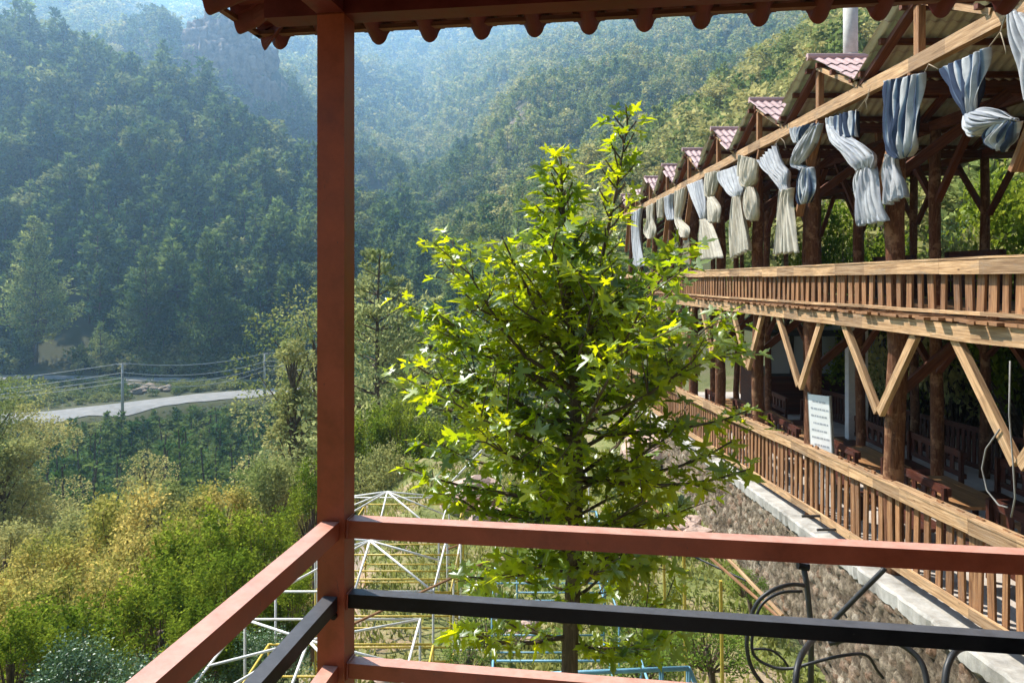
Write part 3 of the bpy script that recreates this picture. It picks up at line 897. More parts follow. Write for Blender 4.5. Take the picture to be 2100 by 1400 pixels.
# handrails: (name, z top, size, material)
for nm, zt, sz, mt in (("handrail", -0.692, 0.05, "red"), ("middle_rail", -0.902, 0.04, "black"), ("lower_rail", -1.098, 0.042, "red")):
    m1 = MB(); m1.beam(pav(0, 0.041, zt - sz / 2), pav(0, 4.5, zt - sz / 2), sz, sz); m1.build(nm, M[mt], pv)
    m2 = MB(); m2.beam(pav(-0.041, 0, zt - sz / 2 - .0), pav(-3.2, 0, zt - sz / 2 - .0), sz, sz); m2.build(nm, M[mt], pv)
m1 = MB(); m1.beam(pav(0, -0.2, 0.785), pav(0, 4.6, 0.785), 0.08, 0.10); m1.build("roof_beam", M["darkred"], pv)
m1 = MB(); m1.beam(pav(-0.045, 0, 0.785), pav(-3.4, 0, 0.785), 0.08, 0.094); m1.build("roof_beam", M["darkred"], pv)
# soffit boards and eave battens
E = 0.42; EZ = 0.845
def roof_z(d): return EZ - 0.045 + (E - d) * 0.30        # d: distance outward from the post line
m1 = MB(); m1.beam(pav(E - .05, -0.44, EZ - .012), pav(E - .05, 4.7, EZ - .012), 0.03, 0.014); m1.build("eave_batten", M["stain"], pv)
m1 = MB(); m1.beam(pav(E - .02, -0.43, EZ - .012), pav(-3.4, -0.40, EZ - .012), 0.022, 0.014); m1.build("eave_batten", M["stain"], pv)
def tile_front(axis):
    """tile sheet: long waves hanging at the edge, running up the roof"""
    mb = MB(); pitch = 0.18
    n = 28 if axis == 'b' else 20
    s0 = -0.42 if axis == 'b' else -3.4
    length = 5.1 if axis == 'b' else 3.4 + E + 0.02
    k = int(length / pitch * 28)
    rows = []
    for r_i, dd in enumerate([0, 0.06, 0.30, 0.62, 1.3]):
        row = []
        for i in range(k + 1):
            s_ = length * i / k
            ph = ((s_ / pitch + 0.25) % 1.0)
            wv = -0.052 * math.sqrt(max(0, 1 - ((ph - 0.5) / 0.19) ** 2)) if abs(ph - .5) < .19 else 0.0
            if abs(ph - .5) < .31 and abs(ph - .5) >= .19: wv = -0.008
            lift = (dd) * 0.34
            z = EZ + wv + lift + (0.0 if abs(ph - .5) < .31 else .016)
            if axis == 'b':
                d_ = E - dd
                bb = s0 + s_
                if bb < -0.42 + dd: bb = max(bb, -0.42 + dd * 0.98)
                row.append(pav(d_, bb, z))
            else:
                aa = s0 + s_
                if aa > E - dd: aa = min(aa, E - dd * 0.98)
                row.append(pav(aa, -0.43 + dd, z))
        rows.append(row)
    mb.grid(rows)
    # hanging lip under the edge
    lip = [[p for p in rows[0]], [Vector((p.x, p.y, max(p.z, EZ + .012))) + Vector((0, 0, 0.012)) for p in rows[0]]]
    mb.grid(lip)
    return mb
mb = tile_front('b'); ts = mb.build("roof_sheet", M["darkred"], pv)
mb = tile_front('a'); ts2 = mb.build("roof_sheet", M["darkred"], pv)
for o in (ts, ts2):
    md = o.modifiers.new("thick", 'SOLIDIFY'); md.thickness = 0.004
# soffit closing the roof underside
m1 = MB()
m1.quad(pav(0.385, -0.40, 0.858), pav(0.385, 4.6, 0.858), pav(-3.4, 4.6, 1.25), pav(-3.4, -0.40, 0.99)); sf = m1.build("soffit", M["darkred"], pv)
md = sf.modifiers.new("thick", 'SOLIDIFY'); md.thickness = 0.01
m1 = MB(); m1.beam(pav(-5.4, 2.3, -1.72), pav(.06, 2.3, -1.72), 4.7, .1); m1.build("floor", M["floor"], pv)
m1 = MB(); m1.beam(pav(-5.3, -.1, -.1), pav(-5.3, 4.7, -.1), .15, 3.1); m1.build("unseen_back_wall", M["darkred"], pv)  # unseen walls and rear roof, added to cut ambient light on the rails
m1 = MB(); m1.beam(pav(-5.4, 4.72, -.3), pav(-1.4, 4.72, -.3), .1, 2.7); m1.build("unseen_side_wall", M["darkred"], pv)
m1 = MB(); m1.beam(pav(-5.4, 2.2, 1.33), pav(-3.3, 2.2, 1.29), 5.2, .04); m1.build("unseen_roof_panel", M["darkred"], pv)
for nm_w, zt, sz in (("weld", -0.692, .05), ("weld", -0.902, .04), ("weld", -1.098, .042)):
    q = [pav(-.026, .0425, zt - sz - .001), pav(-.026, .0425, zt + .001), pav(.026, .0425, zt + .001), pav(.026, .0425, zt - sz)]
    m1 = MB(); m1.tube(q, .0035, 6, rough=.3); m1.build("weld", M["red"], pv)
# bolt head where the black rail meets the post
m1 = MB(); m1.tube([pav(-0.041, 0.012, -0.955), pav(-0.052, 0.012, -0.955)], 0.009, 10); m1.build("bolt", M["black"], pv)

# ---------------------------------------------------------------- stone retaining wall and lower floor
X0 = 5.2
def fz(y): return -3.93 - 0.052 * (y - 7.1)          # lower floor / wall cap height
rw = empty("retaining_wall", (5.2, 16, -7), "rough brown rubble-stone retaining wall with pale concrete cap", "wall")
def stone_wall():
    g = np.random.default_rng(77)
    ny, nz = 980, 76
    ys = np.linspace(2, 33.5, ny); ks = np.linspace(0, 1, nz)
    Yw, Kw = np.meshgrid(ys, ks, indexing='ij')
    Zw = -8 + (fz(Yw) - 0.18 + 8) * Kw
    cy_, cz_ = 0.185, 0.135
    a_ = Yw / cy_ + .35 * np.sin(Zw * 3.1 + Yw); b_ = Zw / cz_ + .3 * np.sin(Yw * 2.3)
    ia, ib = np.floor(a_).astype(int), np.floor(b_).astype(int)
    J = g.random((400, 200, 3))
    d1 = np.full(Yw.shape, 9.); d2 = np.full(Yw.shape, 9.); tone = np.zeros(Yw.shape)
    for da in (-1, 0, 1):
        for db in (-1, 0, 1):
            ja = (ia + da) % 400; jb = (ib + db) % 200
            ox, oz = J[ja, jb, 0], J[ja, jb, 1]
            d = np.hypot(ia + da + ox - a_, ib + db + oz - b_)
            m = d < d1
            d2 = np.where(m, d1, np.minimum(d2, d)); tone = np.where(m, J[ja, jb, 2], tone); d1 = np.where(m, d, d1)
    edge = np.clip((d2 - d1) / .35, 0, 1)
    face = edge ** .6 * (.04 + .05 * tone) + g.normal(0, .0035, Yw.shape)
    Xw = 4.97 - .10 * (1 - Kw) - face
    V = np.stack([Xw.ravel(), Yw.ravel(), Zw.ravel()], 1) - np.array(rw.location)[None]
    I, J2 = np.meshgrid(np.arange(ny - 1), np.arange(nz - 1), indexing='ij')
    a0 = (I * nz + J2).ravel()
    Q = np.stack([a0, a0 + 1, a0 + nz + 1, a0 + nz], 1)
    me = np_mesh("stonework", V, Q, M["stone"], smooth=True)
    at_ = me.color_attributes.new("stone", 'FLOAT_COLOR', 'POINT')
    C4 = np.ones((V.shape[0], 4), dtype=np.float32); C4[:, 0] = tone.ravel(); C4[:, 1] = edge.ravel()
    at_.data.foreach_set("color", C4.ravel())
    link("stonework", me, rw)
stone_wall()
mb = MB()
P = []
for i, y in enumerate(np.linspace(2, 33.5, 420)):
    e = .010 * math.sin(y * 1.7 + 2 * math.sin(y * .63)) + .006 * math.sin(y * 11.3 + 3 * math.sin(y * 2.1)) + random.uniform(-.006, .006) + (random.uniform(.01, .03) if random.random() < .06 else 0)
    zb = fz(y)
    P.append([(5.6, y, zb - .3), (4.96, y, zb - 0.24 + random.uniform(-.03, .03)), (4.88 + e, y, zb - 0.20 + random.uniform(-.02, .02)), (4.87 + e, y, zb - 0.03), (4.90 + e, y, zb + random.uniform(-.006, .006)), (5.2, y, zb)])
mb.grid(P); mb.build("concrete_cap", M["concrete"], rw)
fl = MB()
P = [[(5.2, y, fz(y)), (9.5, y, fz(y) + .02), (13.5, y, fz(y) + .04)] for y in np.linspace(2, 33.5, 40)]
fl.grid(P, uvs=lambda a, b: (a * 8, b * 30)); 
P = [[(5.2, y, fz(y)), (5.2, y, fz(y) - .12)] for y in np.linspace(2, 33.5, 3)]
o = fl.build("paved_floor", M["floor"]); tag(o, kind="structure")

# ---------------------------------------------------------------- two-storey wooden terrace
tr_ = empty("wooden_terrace", (7.5, 18, -4.4), "two-storey rustic log terrace with gabled sheet roofs and plank balustrades on a stone wall", "terrace building")
PYS = [4.6, 7.35, 10.15, 12.95, 15.8, 18.6, 21.5, 24.4, 27.3, 30.2, 32.6]
EB = 2.64                # eave beam centre height
def dz(y): return -0.47 - 0.010 * (y - 7.5)          # deck top height
def wig(x, y, z0, z1, r0, r1, n=7, wob_=0.03):
    pts = []; rr = []
    for i in range(n):
        k = i / (n - 1)
        pts.append((x + random.uniform(-wob_, wob_) * (0 < i < n - 1), y + random.uniform(-wob_, wob_) * (0 < i < n - 1), z0 + (z1 - z0) * k))
        rr.append(r0 + (r1 - r0) * k + random.uniform(-.008, .008))
    return pts, rr
for i, y in enumerate(PYS):
    r = 0.125 if i < 7 else 0.11
    pts, rr = wig(X0 + 0.08, y, fz(y) - .02, EB - .08, r * 1.08, r * 0.92, 12)
    mb = MB(); mb.tube(pts, rr, 12, rough=0.05); mb.build("post", M["log"], tr_, smooth=True)
for xi in (7.45, 10.2):
    for i, y in enumerate(PYS):
        pts, rr = wig(xi, y + (.1 if xi > 8 else 0), fz(y) - .02, EB - .1, 0.105, 0.09, 8)
        mb = MB(); mb.tube(pts, rr, 10, rough=0.05); mb.build("post", M["log"], tr_, smooth=True)
# eave beams along the building, upper and lower
for xi in (5.03, 7.45, 10.2):
    segs = [(2.4, 6.9), (6.9, 13.2), (13.2, 19.4), (19.4, 26.2), (26.2, 33)]
    for a, b in segs:
        mb = MB(); mb.beam((xi + random.uniform(-.01, .01), a, EB + random.uniform(-.015, .015)), (xi, b - .004, EB + random.uniform(-.015, .015)), 0.11, 0.18, jit=0.006); mb.build("eave_beam", M["plank"] if xi < 6 else M["stain"], tr_)
for y in PYS:
    mb = MB(); mb.beam((4.98 + .1, y + .16, EB - .02), (11.4, y + .16, EB - .02), 0.1, 0.16); mb.build("tie_beam", M["stain"], tr_)
    mb = MB(); mb.beam((5.1, y + .16, dz(y) - .15), (11.0, y + .16, dz(y) - .15), 0.12, 0.17); mb.build("floor_joist", M["stain"], tr_)
# gables
PK = [6.15 + 2.95 * i for i in range(10)]
PER = 2.95; RISE = 0.69
def sheet(p, sgn, x0, x1, over, nm):
    """one slope; sgn +1 = far slope (descends away from the camera)"""
    mb = MB()
    half = PER / 2
    for part in range(3):
        s0 = part / 3; s1 = (part + 1) / 3 + 0.04
        if part == 2: s1 = 1.0 + over
        lift = 0.10 + 0.018 * (2 - part)
        jx = random.uniform(-.09, .07)
        n = int((x1 - x0) / 0.025)
        for lay, off_, mi in ((0, 0.0, 1), (1, 0.005, 0)):
            rows = []
            for s_ in (s0, (s0 + s1) / 2, s1):
                row = []
                for i in range(n + 1):
                    x = x0 + jx + (x1 - x0) * i / n
                    wv = 0.016 * math.sin(2 * math.pi * x / 0.15)
                    row.append((x, p + sgn * half * s_, EB + 0.09 + RISE * (1 - s_) + lift + wv + off_))
                rows.append(row)
            mb.grid(rows, m=mi)
        # visible front edge of the sheet
    return mb.build("roof_sheet", [M["sheet_red"], M["sheet_grey"]], tr_)
for gi, p in enumerate(PK):
    h = PER / 2
    for sgn in (1, -1):
        sheet(p, sgn, 4.86, 11.9, 0.02, "s")
    for xi in (5.03, 7.45, 10.2):
        for sgn in (1, -1):
            mb = MB(); mb.beam((xi + .0, p + sgn * (h - .03), EB + .10), (xi, p + sgn * .02, EB + 0.06 + RISE), 0.07, 0.13, up=(1, 0, 0), jit=.004); mb.build("rafter", M["stain"] if xi > 6 or sgn > 0 else M["plank"], tr_)
        mb = MB(); mb.beam((xi + .005, p, EB + .09), (xi + .005, p, EB + RISE), 0.11, 0.09, up=(1, 0, 0)); mb.build("king_post", M["plank_b"], tr_)
    for sgn in (1, -1):
        for s_ in (0.12, 0.5, 0.9):
            mb = MB(); yy = p + sgn * h * s_
            mb.beam((4.89 + random.uniform(-.03, .03), yy, EB + .135 + RISE * (1 - s_)), (11.7, yy, EB + .125 + RISE * (1 - s_)), 0.07, 0.075); mb.build("purlin", M["stain"], tr_)
    mb = MB(); mb.tube([(4.82 + random.uniform(-.02, .02), p, EB + .24 + RISE), (11.9, p, EB + .24 + RISE)], 0.06, 8); mb.build("ridge_cap", M["sheet_red"], tr_)
# upper deck
P0 = MB(); y = 3.0
while y < 33.2:
    wd_ = random.uniform(0.11, 0.2); ov = random.uniform(-.05, .07)
    zt = dz(y) + random.uniform(-.008, .008)
    P0.beam((4.92 - ov, y, zt - .02), (10.9, y, zt - .02), wd_ * .94, 0.035, up=(0, 0, 1)); y += wd_
P0.build("deck_boards", M["plank_b"], tr_)
for a, b in ((2.6, 8.75), (8.75, 11.3), (11.3, 17), (17, 24), (24, 33)):
    mb = MB(); mb.beam((5.02, a, dz(a) - .15), (5.02, b - .004, dz(b) - .15), 0.12, 0.19, jit=.008); mb.build("deck_beam", M["plank"], tr_)
for xi in (7.45, 10.2):
    mb = MB(); mb.beam((xi, 2.6, dz(3) - .16), (xi, 33, dz(33) - .16), 0.14, 0.2); mb.build("deck_beam", M["stain"], tr_)
# balustrades
def balus(zt, top_h, z_lo, lo_h, ys, xr, lean=0.0, spacing=0.232, jag=False):
    for a, b in zip(ys[:-1], ys[1:]):
        mb = MB(); mb.beam((xr - .02, a, zt(a) - top_h / 2), (xr - .02, b - .005, zt(b) - top_h / 2 + random.uniform(-.01, .01)), 0.055, top_h, jit=.006)
        mb.beam((xr + .03, a, zt(a) + .014), (xr + .03, b - .005, zt(b) + .014), 0.17, 0.025, jit=.004)
        mb.build("top_rail", M["plank"], tr_)
        mb = MB(); mb.beam((xr - .015, a, z_lo(a) - lo_h / 2), (xr - .015, b - .005, z_lo(b) - lo_h / 2), 0.05, lo_h, jit=.006); mb.build("bottom_rail", M["plank"], tr_)
        mb = MB(); y = a + .05
        while y < b - .04:
            w_ = random.uniform(.085, .14); t_ = random.uniform(-.022, .022)
            up_ = random.uniform(.015, .07) if jag else -.01
            mb.beam((xr + .045, y + t_, z_lo(y) - lo_h - random.uniform(0, .04)), (xr + .045 + lean, y - t_, zt(y) + up_), 0.028, w_, up=(0, 1, 0), jit=.003)
            y += spacing * random.uniform(.85, 1.12)
        mb.build("baluster_panel", M["plank_b"], tr_)
utop = lambda y: 0.175 - 0.0052 * (y - 7.5)
balus(utop, 0.15, lambda y: dz(y) + .085, 0.04, [2.6, 5.6, 8.55, 11.3, 14.6, 19, 23, 27, 31, 33], 5.0)
ltop = lambda y: -2.68 - 0.0545 * (y - 7.48)
balus(ltop, 0.15, lambda y: fz(y) + .30 - .008 * (y - 7), 0.12, [2.6, 5.8, 8.2, 11.1, 14.2, 17.4, 21, 25, 29, 33], 5.12, jag=True)
# V braces under the deck (facade plane) and knee braces
for i, y in enumerate(PYS):
    za = -1.80 - 0.01 * (y - 7)
    for sg, dy in ((1, 1.02), (-1, 0.98)):
        mb = MB(); mb.beam((5.06, y + sg * .035, za - .08 + random.uniform(-.03, .03)), (5.04, y + sg * dy * random.uniform(.95, 1.05), dz(y) - .24), 0.125, 0.07, up=(1, 0, 0), jit=.006)
        mb.build("brace", M["plank"], tr_)
    mb = MB(); mb.beam((5.06, y + .05, 1.05), (5.04, y - .92, EB - .1), 0.06, 0.13, up=(1, 0, 0)); mb.build("brace", M["plank_b"], tr_)
    mb = MB(); mb.beam((5.3, y + .1, 1.35), (6.9, y + .1, EB - .1), 0.08, 0.14); mb.build("brace", M["stain"], tr_)
    mb = MB(); mb.beam((5.3, y + .1, -1.7), (6.4, y + .1, dz(y) - .25), 0.08, 0.13); mb.build("brace", M["stain"], tr_)
    for xi in (7.45, 10.2):
        for sg in (1, -1):
            mb = MB(); mb.beam((xi, y + sg * .05, 1.3), (xi, y + sg * 1.1, EB - .1), 0.08, 0.11, up=(1, 0, 0)); mb.build("brace", M["stain"], tr_)
            mb = MB(); mb.beam((xi, y + sg * .05, -1.7), (xi, y + sg * 1.1, dz(y) - .26), 0.08, 0.11, up=(1, 0, 0)); mb.build("brace", M["stain"], tr_)
# back rails of both floors
def back_rail(zf, x, hgt, y0, y1, nm):
    mb = MB(); mb.beam((x, y0, zf(y0) + hgt), (x, y1, zf(y1) + hgt), .07, .12)
    mb.beam((x, y0, zf(y0) + .12), (x, y1, zf(y1) + .12), .05, .1)
    y = y0
    while y < y1:
        mb.beam((x + .04, y, zf(y) + .05), (x + .04, y, zf(y) + hgt), .025, .12, up=(0, 1, 0)); y += .2
    mb.build(nm, M["bench"], tr_)
back_rail(dz, 10.5, 0.85, 3, 33, "back_rail")
back_rail(fz, 10.5, 0.95, 3, 33, "back_rail")
mb = MB(); mb.beam((5.1, 33.0, -2.0), (10.3, 33.0, -2.0), .1, .14); mb.build("end_beam", M["stain"], tr_)

# benches: dark slatted backs inside both floors, tables with plank tops
def bench(x, y, zf, L, axis, label, rz=0.0):
    """axis y: bench runs along the building"""
    e = empty("bench", (x, y, zf), label, "bench", "dark wooden benches on the terrace")
    e.rotation_euler = (0, 0, 0)
    def pt(a, b, z): return (x + (a if axis == 'x' else b), y + (b if axis == 'x' else a), zf + z)
    m1 = MB(); m1.beam(pt(-L / 2, 0, .45), pt(L / 2, 0, .45), .45, .05); m1.build("seat", M["bench"], e)
    m1 = MB(); m1.beam(pt(-L / 2, .24, 1.0), pt(L / 2, .24, 1.0), .05, .13); m1.beam(pt(-L / 2, .24, .62), pt(L / 2, .24, .62), .05, .09)
    n = int(L / .24)
    for i in range(n):
        a = -L / 2 + (i + .5) * L / n
        m1.beam(pt(a, .24, .66), pt(a, .24, .94), .025, .12, up=(0, 1, 0) if axis == 'y' else (1, 0, 0))
    m1.build("backrest", M["bench"], e)
    for sx in (-1, 1):
        for sy in (-.18, .2):
            m1 = MB(); m1.beam(pt(sx * (L / 2 - .06), sy, 0), pt(sx * (L / 2 - .06), sy, .43 if sy < 0 else 1.06), .07, .07, up=(0, 1, 0)); m1.build("leg", M["bench"], e)
def table(x, y, zf, L, label, w=.8):
    e = empty("table", (x, y, zf), label, "table", "plank tables on the terrace")
    m1 = MB()
    for k in range(5):
        o_ = (k - 2) * w / 5
        m1.beam((x + o_, y - L / 2, zf + .74), (x + o_, y + L / 2, zf + .74), w / 5 * .96, .045)
    m1.build("tabletop", M["table"], e)
    for sx in (-1, 1):
        for sy in (-1, 1):
            m1 = MB(); m1.beam((x + sx * (w / 2 - .08), y + sy * (L / 2 - .1), zf), (x + sx * (w / 2 - .08), y + sy * (L / 2 - .1), zf + .71), .07, .07, up=(0, 1, 0)); m1.build("leg", M["table"], e)
    m1 = MB(); m1.beam((x, y - L / 2 + .1, zf + .2), (x, y + L / 2 - .1, zf + .2), .06, .08); m1.build("stretcher", M["table"], e)
ords = ["nearest", "behind the white board", "by the third post", "by the fourth post", "half behind leaves", "at the far leafy end"]
for i, y in enumerate((8.9, 11.7, 14.5, 17.3, 20.2, 23.2)):
    bench(6.15, y, fz(y), 1.9, 'y', f"dark red slatted bench, lower floor, {ords[i]}, on the railing side")
    table(7.0, y, fz(y), 1.7, f"brown plank table on the lower floor {ords[i]}")
    bench(8.1, y, fz(y), 1.9, 'y', f"dark red slatted bench, lower floor, {ords[i]}, on the inner side")
for i, y in enumerate((9.0, 12.0, 15.2, 18.4)):
    bench(9.3, y, dz(y), 1.9, 'y', f"dark slatted bench high on the upper floor, {['nearest','second','third','farthest'][i]} of the four by the back rail")

# leaning white board with faint printing
e = empty("menu_board", (5.45, 12.5, fz(12.3)), "white price board with faint grey rows leaning on the lower railing", "board")
b0 = onx(1694, 936, 5.3); 
BW = 0.42; BH = 1.86
Y_b = 12.72; zb_ = -4.1
p0 = Vector((5.22, Y_b, zb_ + .2)); ux = Vector((0.42, -0.80, 0)).normalized() * BW; uz = Vector((0.0, .0, 1.0)); uz = (uz + Vector((-.04, .03, 0))).normalized() * BH
nrm = ux.cross(uz).normalized()
m1 = MB()
m1.beam(p0 + ux * .5, p0 + ux * .5 + uz, BW, 0.03, up=nrm); m1.build("panel", paint("white_board", (0.86, 0.86, 0.83), 0.6, 0.04), e)
m1 = MB()
for sx in (-.01, 1.01):
    m1.beam(p0 + ux * sx - nrm * .012, p0 + ux * sx + uz * 1.01 - nrm * .012, .025, .05, up=nrm)
m1.build("frame", M["grey_board"], e)
front = nrm if nrm.y < 0 else -nrm
m1 = MB(); random.seed(5)
for k in range(13):
    v = 0.93 - k * .066
    a = .1 if k % 3 else .2
    while a < .86:
        l_ = random.uniform(.05, .16)
        q0 = p0 + ux * a + uz * v + front * .0175
        m1.quad(q0, q0 + ux * l_, q0 + ux * l_ + uz * .017, q0 + uz * .017); a += l_ + .03
m1.build("lettering", paint("faded_print", (0.42, 0.44, 0.46), 0.7, 0.1), e)

# kiosk seen through the lower floor, chimney, white columns
ks = empty("kiosk", (11.5, 27, -4.9), "dark kiosk with framed glass windows behind the lower terrace", "kiosk")
ky = 26.0
m1 = MB(); m1.box(9.0, 13.2, ky, ky + 3, -4.9, -3.55); m1.build("wall", M["bench"], ks)
m1 = MB(); m1.box(8.8, 13.4, ky - .3, ky + 3.2, -2.05, -1.9); m1.build("roof", M["dark_metal"], ks)
for k in range(5):
    x_ = 9.05 + k * .83
    f_ = MB()
    f_.box(x_, x_ + .07, ky, ky + .08, -3.545, -2.06); f_.box(x_ + .762, x_ + .825, ky, ky + .08, -3.545, -2.06)
    f_.box(x_ + .072, x_ + .76, ky + .002, ky + .078, -3.545, -3.46); f_.box(x_ + .072, x_ + .76, ky + .002, ky + .078, -2.14, -2.062)
    w_ = f_.build("window", M["dark_metal"], ks)
    g_ = MB(); g_.box(x_ + .075, x_ + .755, ky + .03, ky + .04, -3.455, -2.145); g_.build("pane", M["glass"], w_)
ch = MB(); ch.tube([(11.6, 25.2, -2.5), (11.6, 25.2, 9.2)], 0.31, 20)
p_ = at(1746, 60, 12.2)
ch = empty("chimney", (5.62, 12.2, 3.3), "tall pale metal chimney pipe rising through the terrace roof", "chimney")
m1 = MB(); m1.tube([(5.62, 12.23, 3.35), (5.62, 12.23, 4.6)], 0.115, 20); m1.build("pipe", M["pole"], ch, smooth=True)
m1 = MB(); m1.tube([(5.62, 12.23, 3.62), (5.62, 12.23, 3.66)], 0.125, 20); m1.build("collar", M["pole"], ch, smooth=True)
for k, (px, lab) in enumerate(((1745, "left"), (1768, "right"))):
    c_ = empty("column", (0, 0, 0), f"white square column behind the lower terrace, {lab} one of the pair", "column", "white columns behind the terrace")
    b_ = at(px, 900, 18.0); c_.location = (b_.x, 18, -4.8)
    m1 = MB(); m1.box(b_.x - .1, b_.x + .1, 17.9, 18.1, -4.8, -.8); m1.build("shaft", M["white_wall"], c_)
    m1 = MB(); m1.box(b_.x - .14, b_.x + .14, 17.86, 18.14, -.795, -.7); m1.build("capital", M["white_wall"], c_)
# ---------------------------------------------------------------- curtains tied along the eave beam
def curtain(label, kind, pieces, xpl=4.93, folds=7, amp=0.042, group="tied curtains along the eave beam"):
    """pieces: list of (name, [(Lx,Ly,Rx,Ry,bulge)...]) rows in picture space, placed on the facade plane"""
    first = pieces[0][1][0]
    c0 = onx((first[0] + first[2]) / 2, (first[1] + first[3]) / 2, xpl)
    e = empty("curtain", c0, label, "curtain", group)
    for nm, rows, mt in pieces:
        rows = [list(r) for r in rows]
        K = len(rows)
        nI = (K - 1) * 7 + 1; nJ = 46
        ph = random.uniform(0, 6); P = []
        for i in range(nI):
            t = i / (nI - 1) * (K - 1); k = min(int(t), K - 2); f = t - k
            f2 = f
            def cr(idx):
                a0 = rows[max(k - 1, 0)][idx]; a1 = rows[k][idx]; a2 = rows[k + 1][idx]; a3 = rows[min(k + 2, K - 1)][idx]
                return 0.5 * ((2 * a1) + (-a0 + a2) * f2 + (2 * a0 - 5 * a1 + 4 * a2 - a3) * f2 * f2 + (-a0 + 3 * a1 - 3 * a2 + a3) * f2 ** 3)
            lx, ly, rx, ry = cr(0), cr(1), cr(2), cr(3); bl = cr(4) if len(rows[0]) > 4 else 0
            pl = onx(lx, ly, xpl); pr = onx(rx, ry, xpl)
            wid = (pr - pl).length
            row = []
            for j in range(nJ):
                s_ = j / (nJ - 1)
                p = pl.lerp(pr, s_)
                fo_ = math.sin(s_ * folds * 6.283 + ph + 0.6 * math.sin(i * .25)) + 0.45 * math.sin(s_ * folds * 2.3 * 6.283 + i * .17)
                am = amp * (0.5 + min(1, wid / .35) * .6)
                p = p + Vector((-am * fo_ - bl * math.sin(math.pi * s_), 0, 0.012 * math.sin(s_ * folds * 6.283 + 1)))
                if i == nI - 1: p.z += 0.012 * math.sin(s_ * 17)
                row.append(p)
            P.append(row)
        mb = MB(); mb.grid(P)
        o = mb.build(nm, M[mt], e, smooth=True)
        md = o.modifiers.new("thick", 'SOLIDIFY'); md.thickness = 0.004
    return e
B_, G_, C_ = "cloth_blue", "cloth_grey", "cloth_cream"
